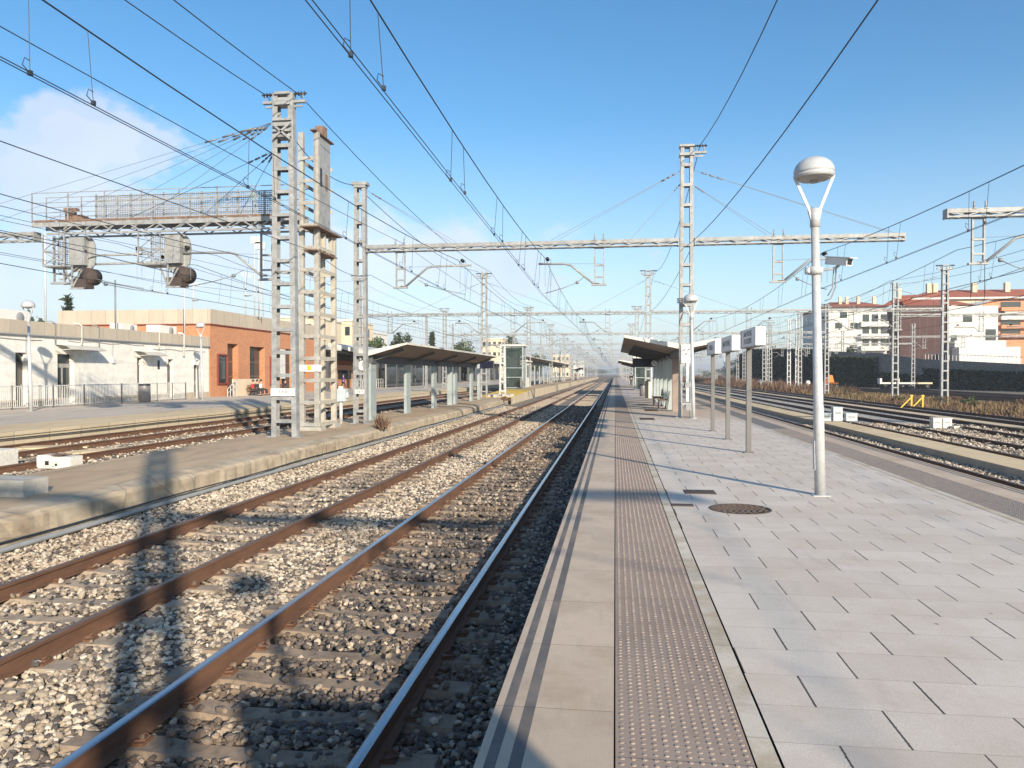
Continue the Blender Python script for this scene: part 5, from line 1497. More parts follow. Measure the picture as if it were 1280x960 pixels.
for px, z0_, z1_ in ((78, 4.42, 9.5), (163, 4.4, 7.6), (247, 4.4, 8.2)):
    y = dy(px)
    b = MB(); b.tube([(0, 0, 0), (0, 0, z1_ - z0_)], 0.05, 6)
    o = b.build('roof_pole', M['galv_pale'] if px != 163 else M['wire_pale']); o.location = (WX - 1, y, z0_); tag(o, 'slim pole on the annexe roof, %s' % {78: 'pale one near the first lamp post', 163: 'dark one midway along', 247: 'pale one near the brick corner'}[px], 'pole')
# shelter: fence in front of annexe
FX = -29.2
t = thing('platform_fence', 'grey barred metal fence with wavy bars in front of the white annexe', 'fence', (0, 0, 0))
y0, y1 = 24.0, Yof(232, FX)
b = MB()
y = y0
while y < y1:
    b.box(FX - 0.012, FX + 0.012, y - 0.012, y + 0.012, SZ + 0.1, SZ + 1.15); y += 0.13
for z in (0.12, 1.15): b.bar((FX, y0, SZ + z), (FX, y1, SZ + z), 0.04, 0.05)
b.bar((FX, y1, SZ + 1.15), (FX - 1.0, y1, SZ + 1.15), 0.04); b.build('bars', M['galv_pale'], t)
for px in (14.5, 36, 66, 105, 152, 196, 215, 232):
    b = MB(); yy = Yof(px, FX); b.box(FX - 0.03, FX + 0.03, yy - 0.03, yy + 0.03, SZ, SZ + 1.2); b.build('post', M['post_grey'], t)
bin_((FX + 0.35, Yof(174, FX), SZ), 'tall grey cylinder bin against the annexe fence', 0.33, 1.15)
bin_((2.0, 57, 0), 'bin past the platform shelter display', 0.22, 0.9)

# ---- brick building
BY0, BY1 = 54.7, 75.0
BX = -30.45
bt = thing('brick_station_building', 'orange brick station building with tall recessed windows and a ribbed concrete crown', 'building', (0, 0, 0))
wins = []
def by(px): return Yof(px, BX)
wspec = [(271, 284, 1.2 - 0.4, 3.2, 'f'), (284.5, 298, SZ, 4.05, 'r'), (312.5, 331, SZ, 3.95, 'g'), (337, 346, 0.6, 3.2, 'f'), (352, 368, SZ, 3.95, 'g')]
holes = [(by(a), by(c), za, zb) for a, c, za, zb, k in wspec]
b = MB(); wall_with_holes(b, BX, BY0, BY1, SZ, 5.45, holes, 0.6)
b.box(-43, BX - 0.6, BY0, BY0 + 0.4, SZ, 5.45); b.build('wall', M['brick'], bt)
b = MB(); b.box(-43, BX + 0.1, BY0 - 0.1, BY1, 5.45, 6.55); b.build('parapet', M['parapet'], bt)
b = MB(); b.box(-43, BX + 0.14, BY0 - 0.14, BY1, 5.38, 5.452); b.build('cornice', M['red_frame'], bt)
for (a, c, z0_, z1_, k), (ya, yb, za, zb) in zip(wspec, holes):
    if k == 'f':
        b = MB(); 
        b.box(BX - 0.1, BX + 0.12, ya, ya + 0.12, za, zb); b.box(BX - 0.1, BX + 0.12, yb - 0.12, yb, za, zb); b.box(BX - 0.1, BX + 0.12, ya + 0.12, yb - 0.12, zb - 0.12, zb); b.box(BX - 0.1, BX + 0.12, ya + 0.12, yb - 0.12, za, za + 0.12)
        o = b.build('window', M['red_frame'], bt)
        MB().box(BX - 0.05, BX, ya + 0.12, yb - 0.12, za + 0.12, zb - 0.12).build('pane', M['glass'], o)
    else:
        b = MB(); b.box(BX - 0.6, BX - 0.5, ya, yb, za, zb); o = b.build('window', M['door'] if k == 'g' else M['wood'], bt)
        b = MB(); ym = (ya + yb) / 2
        for (p, q) in ((ya + 0.1, ym - 0.06), (ym + 0.06, yb - 0.1)):
            for z in (0.3, 1.5, 2.7): b.box(BX - 0.5, BX - 0.49, p, q, z, min(zb - 0.1, z + 1.08))
        b.build('pane', M['glass'], o)
b = MB(); b.box(BX, BX + 0.06, by(341), by(356), 1.2, 3.9); b.build('poster', M['sign_white'], bt)
b = MB(); b.box(BX - 0.02, BX + 0.03, by(372), by(384), 0.6, 3.6)
b.build('banner', M['orange'], bt)
# tan wall screen with rail at its foot, steps
b = MB(); b.box(BX + 0.8, BX + 0.9, by(278), by(311), SZ, SZ + 1.35); tag(b.build('screen_wall', M['bcream']), 'pinkish low screen wall in front of the brick building', 'low wall')
t = thing('handrail', 'slanting handrail by the steps of the brick building', 'handrail', (0, 0, 0))
b = MB(); ya = by(266); yb = by(277); b.bar((BX + 1.2, ya, SZ + 0.6), (BX + 1.2, yb, SZ + 1.3), 0.05); b.bar((BX + 1.2, ya, SZ + 0.3), (BX + 1.2, yb, SZ + 0.8), 0.04)
for k in range(4): yy = ya + (yb - ya) * k / 3; b.bar((BX + 1.2, yy, SZ), (BX + 1.2, yy, SZ + 0.6 + 0.7 * k / 3), 0.05)
b.build('rail_frame', M['galv_pale'], t)
bench((-28.9, Yof(322, -28.9), SZ), R(90), 'dark red bench with seated travellers by the brick building', 2.4)
# antennas on brick roof
for i, (px, top) in enumerate(((322, 305), (328, 312), (240, 352), (310, 340))):
    y = by(px) if px > 262 else 58
    x = BX - 4
    x = (px - 769) * (CP * 62 + SP * 34) / K
    z1_ = Zat(top, x, 62)
    b = MB(); b.tube([(0, 0, 0), (0, 0, z1_ - 6.5)], 0.045, 6)
    if i < 2:
        b.tube([(0.35, 0, 0), (0.35, 0, z1_ - 6.5)], 0.04, 6); b.box(-0.3, 0.6, -0.1, 0.1, z1_ - 6.5, z1_ - 5.9)
        for k in range(8): b.bar((0, 0, k * 0.6), (0.35, 0, k * 0.6 + 0.3), 0.03)
    else:
        for k in range(5): b.bar((-0.8 + k * 0.15, 0, z1_ - 6.5 - k * 0.1), (0.3 + k * 0.1, 0.5, z1_ - 6.55 - k * 0.1), 0.02)
        b.lathe([(0, 0), (0.3, 0.08), (0.32, 0.12)], 12, (0.2, 0, (z1_ - 6.5) * 0.45))
    o = b.build('roof_antenna', M['galv_pale']); o.location = (x, 62, 6.5); tag(o, ['twin pole antenna mast on the brick roof, taller one', 'thin lattice antenna beside the taller twin pole', 'comb shaped aerial above the corner of the brick roof', 'aerial with small dish on the brick roof'][i], 'antenna')

# ---- station canopy beyond the brick building
cx = -33.0
t = thing('station_canopy', 'long flat white station canopy on dark columns over kiosks and glass doors', 'canopy', (0, 0, 0))
b = MB(); b.box(-46, -29.5, 76, 250, 4.15, 4.65); b.build('roof', M['fascia'], t)
b = MB(); b.box(-45, -30, 77, 249, 4.05, 4.148); b.build('soffit', M['beam_dark'], t)
for k in range(16):
    MB().box(-31.2, -30.8, 80 + k * 9 - 0.25, 80 + k * 9 + 0.25, SZ, 4.05).build('column', M['beam_dark'], t)
st = thing('station_hall', 'dark glazed station hall front behind the canopy columns', 'building', (0, 0, 0))
b = MB(); b.box(-47, -38, 76, 250, SZ, 4.04); b.build('wall', M['bgrey'], st)
b = MB()
for k in range(22):
    y = 84 + k * 7.2
    MB().box(-38, -37.9, y, y + 5.8, 0.1, 3.4).build('glazed_front', M['glass'], st)
    if k % 3 == 0: MB().box(-37.98, -37.8, y + 6.0, y + 7.0, 0.1, 3.3).build('white_panel', M['bwhite'], st)
MB().box(-37.9, -37.7, 84, 112, 2.9, 3.5).build('fascia_band', M['orange'], st)
t = thing('kiosk', 'brick red kiosk front under the station canopy', 'kiosk', (-34.5, 88, SZ))
b = MB(); b.box(-1.5, 1.5, 0, 6, 0, 2.8); b.build('wall', M['brick'], t)
b = MB(); b.box(1.5, 1.55, 0.6, 5.2, 1.1, 2.2); b.build('window', M['glass'], t)
b = MB(); b.box(-0.2, 1.6, 6.0, 8, 0.9, 2.6); b.build('side_board', M['sign_white'], t)
# stair railings under canopy
b = MB()
for k in range(30): b.bar((-29.6, 84 + k * 0.9, SZ), (-29.6, 84 + k * 0.9, SZ + 1.1), 0.05)
b.bar((-29.6, 84, SZ + 1.1), (-29.6, 110, SZ + 1.1), 0.06); b.bar((-29.6, 84, SZ + 0.6), (-29.6, 110, SZ + 0.6), 0.04)
tag(b.build('stair_railing', M['galv_pale']), 'metal railing round the stairs under the station canopy', 'railing')
# ---- glass waiting wall posts on station platform seen behind island shelter
t = thing('glass_screen_wall', 'dark glass screen on slim pale posts seen through the island shelter', 'glass screen', (0, 0, 0))
y0, y1 = 95, 119
for k in range(6):
    y = y0 + (y1 - y0) * k / 5; MB().box(-29.08, -28.92, y - 0.08, y + 0.08, SZ, 3.7).build('post', M['beam_dark'] if k % 2 else M['galv'], t)
b = MB(); b.box(-29.02, -29.0, y0, y1, 0.0, 3.6); b.build('glazing', M['glass'], t)

# ---- background blocks left
def block(name, label, x, y, z0, w, d, h, m, roof='flat', rows=3, cols=5, group='distant apartment blocks', win='glass', mr='fascia'):
    t = thing(name, label, 'building', (x, y, z0), group=group)
    MB().box(0, w, 0, d, 0, h).build('wall', M[m], t)
    if roof == 'flat':
        MB().box(-0.2, w + 0.2, -0.2, d + 0.2, h, h + 0.4).build('roof', M[mr], t)
    else:
        b = MB(); b._add([(-0.6, -0.6, h), (w + 0.6, -0.6, h), (w + 0.6, d + 0.6, h), (-0.6, d + 0.6, h), (w * 0.3, d / 2, h + 1.7), (w * 0.7, d / 2, h + 1.7)], [(0, 1, 5, 4), (1, 2, 5), (2, 3, 4, 5), (3, 0, 4), (0, 3, 2, 1)], 0)
        o = b.build('roof', M['roof_tile'], t)
        for q in (0.25, 0.4, 0.7): MB().box(w * q, w * q + 0.5, d * 0.4, d * 0.4 + 0.5, h + 0.8, h + 2.1).build('chimney', M['bcream'], o)
    sh = h / rows
    for r in range(rows):
        for c in range(cols):
            wx = w * (c + 0.5) / cols - 0.5; z = r * sh + sh * 0.35
            MB().box(wx, wx + 1.0, -0.05, 0.0, z, z + sh * 0.4).build('window', M[win], t)
        for c in range(max(2, int(d / 5))):
            wy = d * (c + 0.5) / max(2, int(d / 5)) - 0.5; z = r * sh + sh * 0.35
            sx = w if x < 0 else 0
            MB().box(sx if x < 0 else -0.05, sx + 0.05 if x < 0 else 0, wy, wy + 1.1, z, z + sh * 0.4).build('window', M[win], t)
    return t
def bx_at(px, y): return (px - 769) * (CP * y) / (K + SP * (px - 769))
for i, (pa, pb, top, y, m, lab) in enumerate(((345, 392, 398, 130, 'bcream', 'cream apartment block behind the signal tower'), (396, 440, 402, 150, 'bcream', 'tan block of flats rising above the station canopy'), (438, 462, 416, 170, 'bwhite', 'pale block beside the ladder mast above the canopy'), (602, 628, 424, 260, 'bcream', 'pale block between the island mast and the lift tower'), (690, 712, 444, 420, 'bcream', 'far pale block above the distant canopy'), (716, 730, 452, 520, 'bwhite', 'farthest pale block near the vanishing point'))):
    x0 = bx_at(pa, y); x1 = bx_at(pb, y); zt = Zat(top, x0, y)
    block('apartment_block', lab, x0, y, -1, x1 - x0, 14, zt + 1, m, rows=max(3, int(zt / 3.1)), cols=4)

# ================================================================ RIGHT SIDE BUILDINGS
# ivy wall
t = thing('retaining_wall', 'long dark shaded retaining wall with ivy behind the yard tracks', 'wall', (0, 0, 0))
b = MB()
WP = [(72, 84, 455), (66, 100, 455), (59.5, 118, 456), (52.5, 140, 449), (48.5, 151, 441), (42.5, 161, 439), (39, 171, 437), (35.6, 204, 437), (35.0, 225, 445)]
WT = [(x, y, Zat(py, x, y)) for x, y, py in WP]
for (xa_, ya_, za_), (xc_, yc_, zc2_) in zip(WT, WT[1:]):
    b._add([(xa_, ya_, -1.1), (xc_, yc_, -1.1), (xc_, yc_, zc2_), (xa_, ya_, za_), (xa_ + 0.6, ya_ + 0.6, -1.1), (xc_ + 0.6, yc_ + 0.6, -1.1), (xc_ + 0.6, yc_ + 0.6, zc2_), (xa_ + 0.6, ya_ + 0.6, za_)], [(0, 1, 2, 3), (5, 4, 7, 6), (3, 2, 6, 7), (0, 3, 7, 4), (1, 5, 6, 2)])
z0_ = WT[0][2]
b._add([(110, 10, -1.1), (72, 84, -1.1), (72, 84, z0_), (110, 10, z0_), (110.6, 10.6, -1.1), (72.6, 84.6, -1.1), (72.6, 84.6, z0_), (110.6, 10.6, z0_)], [(0, 1, 2, 3), (5, 4, 7, 6), (3, 2, 6, 7), (0, 3, 7, 4), (1, 5, 6, 2)])
b.build('wall_face', M['stonewall'], t)
def leaves(n, center, radius, size, seed, m='leaf', name='crown', parent=None, gaps=0.5, box=False, clumps=14):
    r = np.random.default_rng(seed)
    if box:
        C = np.stack([r.uniform(-radius[0], radius[0], n), r.uniform(-radius[1], radius[1], n), r.uniform(-radius[2], radius[2], n)], 1)
    else:
        cc = r.normal(0, 1, (clumps, 3)); cc /= np.linalg.norm(cc, axis=1)[:, None]; cc *= r.uniform(0.3, 0.85, (clumps, 1))
        idx = r.integers(0, clumps, n)
        d = r.normal(0, 1, (n, 3)); d /= np.linalg.norm(d, axis=1)[:, None]
        C = (cc[idx] + d * r.uniform(0.1, 0.42, (n, 1))) * np.array(radius)
    C = C + np.array(center)
    u = r.normal(0, 1, (n, 3)); u /= np.linalg.norm(u, axis=1)[:, None]
    w = np.cross(u, r.normal(0, 1, (n, 3))); w /= np.linalg.norm(w, axis=1)[:, None]
    s = r.uniform(0.5, 1.3, (n, 1)) * size
    V = np.stack([C - u * s, C + w * s * 0.5, C + u * s, C - w * s * 0.5], 1).reshape(-1, 3)
    me = bpy.data.meshes.new(name)
    me.vertices.add(4 * n); me.vertices.foreach_set('co', V.astype(np.float32).ravel())
    me.loops.add(4 * n); me.polygons.add(n)
    me.loops.foreach_set('vertex_index', np.arange(4 * n, dtype=np.int32)); me.polygons.foreach_set('loop_start', (np.arange(n) * 4).astype(np.int32))
    me.materials.append(M[m]); me.update(calc_edges=True); me.shade_flat()
    o = bpy.data.objects.new(name, me); COL.objects.link(o)
    if parent: o.parent = parent
    return o
def ivy(seg, n, size, seed, f0=0.0, f1=1.0):
    (xa_, ya_, za_), (xc_, yc_, zc2_) = WT[seg], WT[seg + 1]
    r = np.random.default_rng(seed)
    f = r.uniform(0, 1, n); zz = r.uniform(f0, f1, n) ** 0.8
    C = np.stack([xa_ + (xc_ - xa_) * f - r.uniform(0.05, 0.5, n), ya_ + (yc_ - ya_) * f - r.uniform(0.05, 0.5, n), -1.0 + zz * (za_ + (zc2_ - za_) * f + 1.25)], 1)
    u = r.normal(0, 1, (n, 3)); w = r.normal(0, 1, (n, 3)); u /= np.linalg.norm(u, axis=1)[:, None]; w /= np.linalg.norm(w, axis=1)[:, None]
    V = np.stack([C - u * size, C + w * size * 0.6, C + u * size, C - w * size * 0.6], 1).reshape(-1, 3)
    me = bpy.data.meshes.new('ivy'); me.vertices.add(4 * n); me.vertices.foreach_set('co', V.astype(np.float32).ravel())
    me.loops.add(4 * n); me.polygons.add(n); me.loops.foreach_set('vertex_index', np.arange(4 * n, dtype=np.int32)); me.polygons.foreach_set('loop_start', (np.arange(n) * 4).astype(np.int32))
    me.materials.append(M['leaf_dark']); me.update(calc_edges=True); me.shade_flat()
    o = bpy.data.objects.new('ivy', me); COL.objects.link(o); o.parent = t
ivy(0, 7000, 0.22, 41); ivy(1, 9000, 0.22, 42); ivy(2, 3000, 0.25, 43, 0, 0.6); ivy(3, 900, 0.25, 44, 0, 0.35); ivy(4, 5000, 0.28, 45, 0, 0.8); ivy(5, 6000, 0.3, 46); ivy(6, 12000, 0.32, 47); ivy(7, 9000, 0.35, 48)
def at(px, y):  # X on a frontal line at distance y
    return bx_at(px, y)
# white flats
y = 169
xa, xb = at(1035, y), at(1108, y)
zt = Zat(384, xa, y)
t = thing('apartment_building', 'white four storey flats with red roof and long balconies past the street lamp', 'building', (xa, y, 0))
MB().box(0, xb - xa, 0, 22, -1, zt).build('wall', M['bwhite'], t)
b = MB(); w = xb - xa; b._add([(-0.6, -0.8, zt), (w + 0.6, -0.8, zt), (w + 0.6, 22.6, zt), (-0.6, 22.6, zt), (w * 0.25, 10, zt + 1.9), (w * 0.8, 10, zt + 1.9)], [(0, 1, 5, 4), (1, 2, 5), (2, 3, 4, 5), (3, 0, 4), (0, 3, 2, 1)])
ro = b.build('roof', M['roof_tile'], t)
for q in (0.3, 0.42, 0.62, 0.9): MB().box(w * q, w * q + 0.6, 5, 5.6, zt + 0.9, zt + 2.6).build('chimney', M['bcream'], ro)
for (px, py) in ((1054, 394), (1048, 407), (1067, 407), (1067, 435)):
    x = at(px, y) - xa; z = Zat(py, xa + x, y); MB().box(x - 0.7, x + 0.7, -0.06, 0, z - 0.6, z + 0.6).build('window', M['glass'], t)
x0 = at(1074, y) - xa
for py in (403, 418, 433):
    z = Zat(py, xa + w, y)
    b = MB(); b.box(x0, w, -1.3, 0, z - 0.9, z + 0.1, 0); b.build('balcony', M['bwhite'], t)
    for k in range(3):
        xx = x0 + 0.6 + k * (w - x0) / 3; MB().box(xx, xx + 1.3, -0.05, 0, z + 0.15, z + 1.7).build('window', M['glass'], t)
for k in range(4):
    for j in range(4): MB().box(-0.05, 0, 2.5 + k * 5, 3.7 + k * 5, 4 + j * 3.2, 5.3 + j * 3.2).build('window', M['glass'], t)
# brown clad building
YB = 173.0
t = thing('brown_clad_building', 'large windowless dark brown building above the stone wall, between white flats and terraced house', 'building', (0, 0, 0))
xm = at(1125, YB); xa = at(1107, YB); xb = at(1186, YB)
zt = Zat(382, xm, YB)
b = MB(); b.box(xm, xb, YB, YB + 14, -1, zt)
for px in (1137, 1149, 1158, 1168, 1178):
    xx = at(px, YB); b.box(xx - 0.08, xx + 0.08, YB - 0.05, YB, -0.9, zt - 0.1, 1)
b.build('wall', [M['brown_clad'], M['brown_light']], t)
b = MB(); b.box(xb, at(1196, YB), YB - 1.2, YB - 0.9, -1, Zat(432, xb, YB)); b.build('stepped_wall', M['brown_clad'], t)
b = MB(); b.box(xa, xm - 0.01, YB + 3, YB + 17, -1, Zat(384, xm, YB)); b.build('side_wing', M['brown_light'], t)
zr = Zat(368, xm, YB)
b = MB(); x1_ = at(1143, YB); b._add([(xa - 0.7, YB + 2.4, Zat(383, xa, YB)), (x1_, YB + 2.4, Zat(371, xa, YB)), (at(1178, YB), YB + 12, Zat(362, xa, YB)), (at(1150, YB), YB + 12, Zat(363, xa, YB)), (xa - 0.7, YB + 2.4, Zat(385, xa, YB)), (x1_, YB + 2.4, Zat(373, xa, YB))], [(0, 1, 2, 3), (0, 4, 5, 1)])
ro = b.build('roof', M['roof_tile'], t)
MB().box(at(1133, YB), at(1137, YB), YB + 5, YB + 6, zr - 0.5, Zat(357, xm, YB)).build('chimney', M['bcream'], ro)
b = MB(); b._add([(xm + 1, YB + 0.3, zt), (at(1220, YB), YB + 0.3, zt), (at(1205, YB), YB + 9, zt + 2.0), (at(1143, YB), YB + 9, zt + 2.0)], [(0, 1, 2, 3)]); b.build('lower_roof', M['roof_tile'], t)
ya = YB
# white terraced house in front, sunlit
y = ya - 0.4
t = thing('terraced_house', 'sunlit white house with stepped terraces beside the brown clad building', 'building', (0, 0, 0))
xa = at(1185, y); xb = at(1246, y); zt2 = Zat(383, xa, y)
MB().box(xa, xb, y - 0.3, y + 8, -1, zt2).build('wall', M['bwhite'], t)
b = MB(); b._add([(xa, y - 0.31, zt2), (at(1222, y), y - 0.31, zt2), (at(1240, y), y - 0.31, zt2 + 1.4), (xb, y - 0.31, zt2 + 1.4), (xb, y + 8, zt2 + 1.4), (xa, y + 8, zt2)], [(0, 1, 2, 3, 4, 5)]); b.build('sloping_top', M['bwhite'], t)
x = at(1208, y); z = Zat(398, x, y); MB().box(x - 0.9, x + 0.9, y - 0.36, y - 0.3, z - 0.8, z + 0.8).build('window', M['glass'], t)
x = at(1237, y); z = Zat(420, x, y); MB().box(x - 1.0, x + 1.0, y - 0.36, y - 0.3, z - 1.6, z + 1.4).build('door', M['glass'], t)
x = at(1191, y); z = Zat(425, x, y); MB().box(x - 0.6, x + 0.6, y - 0.36, y - 0.3, z - 1.0, z + 1.0).build('window', M['glass'], t)
ax, bxx = at(1192, y - 2), at(1256, y - 2); z1_ = Zat(426, ax, y - 2); z0_ = Zat(434, ax, y - 2)
MB().box(ax, bxx, y - 2.4, y - 0.32, z0_, z1_).build('terrace', M['bwhite'], t)
ax, bxx = at(1196, y - 5), at(1272, y - 5); z1_ = Zat(434, ax, y - 5); z0_ = Zat(448, ax, y - 5)
b = MB(); b.box(ax, bxx, y - 6, y - 2.45, -1, z1_); b.build('terrace', M['bcream'] if False else M['bwhite'], t)
# orange block behind
y2 = y + 14
t = thing('orange_apartment_block', 'orange flats with awnings and a wide red tiled roof above the terraces', 'building', (0, 0, 0))
xa = at(1150, y2); xb = at(1300, y2); zt3 = Zat(372, at(1240, y2), y2)
MB().box(at(1188, y2), xb + 12, y2, y2 + 16, 2, zt3).build('wall', M['borange'], t)
MB().box(at(1188, y2) - 0.02, at(1226, y2), y2 - 0.2, y2 - 0.01, zt3 - 3.2, zt3 - 0.1).build('cream_band', M['bcream'], t)
b = MB(); b._add([(at(1136, y2), y2 - 1, zt3), (xb + 14, y2 - 1, zt3), (xb + 14, y2 + 18, zt3), (at(1136, y2), y2 + 18, zt3), (at(1170, y2) + 2, y2 + 8, zt3 + 2.6), (xb + 6, y2 + 8, zt3 + 2.6)], [(0, 1, 5, 4), (1, 2, 5), (2, 3, 4, 5), (3, 0, 4), (0, 3, 2, 1)])
ro = b.build('roof', M['roof_tile'], t)
b = MB(); b.box(at(1136, y2), xb + 14, y2 - 1.1, y2 - 1.0, zt3 - 0.35, zt3 + 0.05); b.build('eave', M['bwhite'], t)
for px in (1170, 1178, 1228, 1270): x = at(px, y2); MB().box(x - 0.5, x + 0.5, y2 + 4, y2 + 5, zt3 + 1.6, zt3 + 3.8).build('chimney', M['bcream'], ro)
for j in range(4):
    z = Zat(384 + j * 11, at(1260, y2), y2)
    b = MB(); b.box(at(1248, y2), xb + 4, y2 - 1.2, y2, z - 0.9, z - 0.1); b.build('balcony', M['bwhite'] if j == 1 else M['borange'], t)
    MB().box(at(1250, y2), at(1275, y2), y2 - 0.06, y2, z, z + 1.2).build('window', M['glass'], t)
b = MB()
for k, px in enumerate((1252,)):
    x = at(px, y2); z = Zat(393, x, y2); b.quad((x, y2, z + 1.0), (x + 4, y2, z + 1.0), (x + 4, y2 - 1.6, z + 0.2), (x, y2 - 1.6, z + 0.2))
b.build('awning', M['fascia'], t)
# fence on the wall top
t = thing('terrace_railing', 'pale railing along the top of the ivy wall below the terraces', 'railing', (0, 0, 0))
b = MB()
for k in range(30):
    f = k / 29; p0 = Vector(WT[2]).lerp(Vector(WT[3]), f) if f < 1 else Vector(WT[3]); p0.x += 0.3; p0.y += 0.3
    b.bar(p0, p0 + Vector((0, 0, 1.0)), 0.07)
p0 = Vector(WT[2]) + Vector((0.3, 0.3, 1.0)); p1 = Vector(WT[3]) + Vector((0.3, 0.3, 1.0)); b.bar(p0, p1, 0.08); b.build('bars', M['galv_pale'], t)
# ================================================================ TREES AND WEEDS
def tree(px, ytop, y, w, label, m='leaf_dark', zb=-1, kind='round', seed=1, n=2600, x=None):
    x = bx_at(px, y) if x is None else x
    zt = Zat(ytop, x, y); h = zt - zb
    t = thing('tree' if kind == 'round' else 'conifer_tree', label, 'tree', (x, y, zb), group='trees beyond the station')
    b = MB(); b.tube([(0, 0, 0), (0.1, 0, h * 0.4), (0, 0.1, h * 0.85)], [h * 0.035, h * 0.025, 0.05], 8)
    r = random.Random(seed)
    for k in range(7):
        a = r.uniform(0, 6.28); z = h * r.uniform(0.35, 0.7)
        b.tube([(0.05, 0, z), (math.cos(a) * w * 0.5, math.sin(a) * w * 0.5, z + h * 0.15)], [h * 0.014, 0.03], 5)
    b.build('trunk', M['bark'], t)
    if kind == 'round':
        leaves(n, (0, 0, h * 0.62), (w, w, h * 0.42), h * 0.035, seed, m, 'crown', t)
    else:
        rr = np.random.default_rng(seed); C = []
        for k in range(9):
            z = h * (0.25 + 0.75 * k / 9); rad = w * (1 - k / 9) + 0.1
            leaves  # layers
        o = None
        for k in range(1):
            nn = n; z = rr.uniform(0.2, 1.0, nn); a = rr.uniform(0, 6.28, nn); lay = 0.75 + 0.25 * np.sin(z * 40)
            q = np.sqrt(rr.uniform(0.1, 1, nn)) * w * (1.02 - z) * lay
            C = np.stack([q * np.cos(a), q * np.sin(a), z * h], 1)
            V = np.stack([C, C + rr.normal(0, 0.03 * h, (nn, 3)), C + rr.normal(0, 0.03 * h, (nn, 3))], 1).reshape(-1, 3)
            me = bpy.data.meshes.new('crown'); me.from_pydata([tuple(v) for v in V], [], [(3 * i, 3 * i + 1, 3 * i + 2) for i in range(nn)]); me.materials.append(M[m])
            o = bpy.data.objects.new('crown', me); COL.objects.link(o); o.parent = t
    return t
tree(501, 418, 150, 2.6, 'dark conifer above the island shelter roof, broader one', kind='round', seed=3)
tree(540, 417, 150, 1.3, 'narrow dark conifer above the island shelter roof', kind='conifer', seed=4, n=1500)
tree(86, 373, 85, 0.8, 'small dark conifer above the annexe parapet', kind='conifer', seed=5, n=900)
tree(20, 392, 90, 5, 'bushy tree behind the annexe parapet at the frame edge', seed=6)
tree(58, 394, 92, 3.0, 'low bushy tree behind the annexe beside the first lamp post', seed=7)
tree(466, 420, 140, 3.2, 'bushy tree above the canopy beside the ladder mast', m='leaf', seed=8)
tree(581, 425, 190, 5.5, 'wide rounded tree behind the far end of the island shelter', m='leaf', seed=9)
tree(640, 423, 240, 4, 'tree showing above the glass lift tower roof', m='leaf', seed=10)
tree(670, 440, 260, 3.5, 'tree over the stair enclosure roof', m='leaf', seed=12)
for i, (px, top, y, w, m) in enumerate(((886, 462, 420, 7, 'leaf'), (905, 460, 400, 7, 'leaf'), (918, 452, 330, 6, 'leaf_dark'), (932, 446, 280, 5.5, 'leaf_dark'), (958, 431, 240, 4.5, 'leaf_dark'), (1005, 432, 200, 3.0, 'leaf_dark'), (1058, 430, 170, 2.2, 'leaf_dark'))):
    tree(px, top, y, w, ['far scrubby tree past the lamp by the shelter', 'far tree framed by the sign posts', 'dark tree between the first and second sign posts', 'dark tree behind the middle sign post', 'dark tree behind the nearest sign post box', 'dark tree at the foot of the white flats', 'dark bush against the white flats wall'][i], m, -1, 'round', 20 + i, 2200)
for i in range(14):
    px = 700 + i * 5.2; y = 560 + i * 14
    if px > 762: break
    tree(px, 456 + i * 0.45, y, 9, ['hazy tree beside the vanishing point of the tracks, number of the far row'][0] if False else 'hazy far tree in the row closing the view along the tracks', 'leaf', -1, 'round', 50 + i, 700)
for i in range(8):
    tree(775 + i * 12, 459 - (i % 3), 620 - i * 20, 10, 'hazy far tree in the row closing the view along the tracks', 'leaf', -1, 'round', 70 + i, 700)
# weeds strip: dry grass blades and bushes
def weeds(name, x0, x1, y0, y1, n, h, m, seed, label, z=BED - 0.06):
    r = np.random.default_rng(seed)
    # clumped
    nc = max(3, n // 110); sp = min(1.0, (x1 - x0) / 3)
    cx_ = r.uniform(x0, x1, nc); cy_ = r.uniform(y0, y1, nc); cs = r.uniform(0.3, 1.3, nc); chh = r.uniform(0.2, 1.25, nc) ** 1.5
    idx = r.integers(0, nc, n)
    bx = cx_[idx] + r.normal(0, 1, n) * cs[idx] * sp; by_ = cy_[idx] + r.normal(0, 1, n) * cs[idx] * 1.5 * sp
    hh = h * chh[idx] * r.uniform(0.4, 1.1, n)
    P0 = np.stack([bx, by_, np.full(n, z)], 1)
    lean = np.stack([r.normal(0, 0.35, n) * hh, r.normal(0, 0.35, n) * hh, hh], 1)
    sd = np.stack([r.normal(0, 1, n), r.normal(0, 1, n), np.zeros(n)], 1); sd /= np.linalg.norm(sd, axis=1)[:, None]
    w = 0.02 + 0.012 * hh[:, None]
    V = np.stack([P0 - sd * w, P0 + sd * w, P0 + lean * 0.6 + sd * w * 1.3, P0 + lean], 1).reshape(-1, 3)
    me = bpy.data.meshes.new(name); me.vertices.add(4 * n); me.vertices.foreach_set('co', V.astype(np.float32).ravel())
    me.loops.add(4 * n); me.polygons.add(n); me.loops.foreach_set('vertex_index', np.arange(4 * n, dtype=np.int32)); me.polygons.foreach_set('loop_start', (np.arange(n) * 4).astype(np.int32))
    me.materials.append(M[m]); me.update(calc_edges=True); me.shade_flat()
    o = bpy.data.objects.new(name, me); COL.objects.link(o); o['kind'] = 'stuff'; o['label'] = label; return o
weeds('dry_weeds', 24.2, 29.5, 38, 150, 42000, 0.5, 'dry', 1, 'dry yellowish weeds along the strip between the tracks and the yard')
r_ = np.random.default_rng(77)
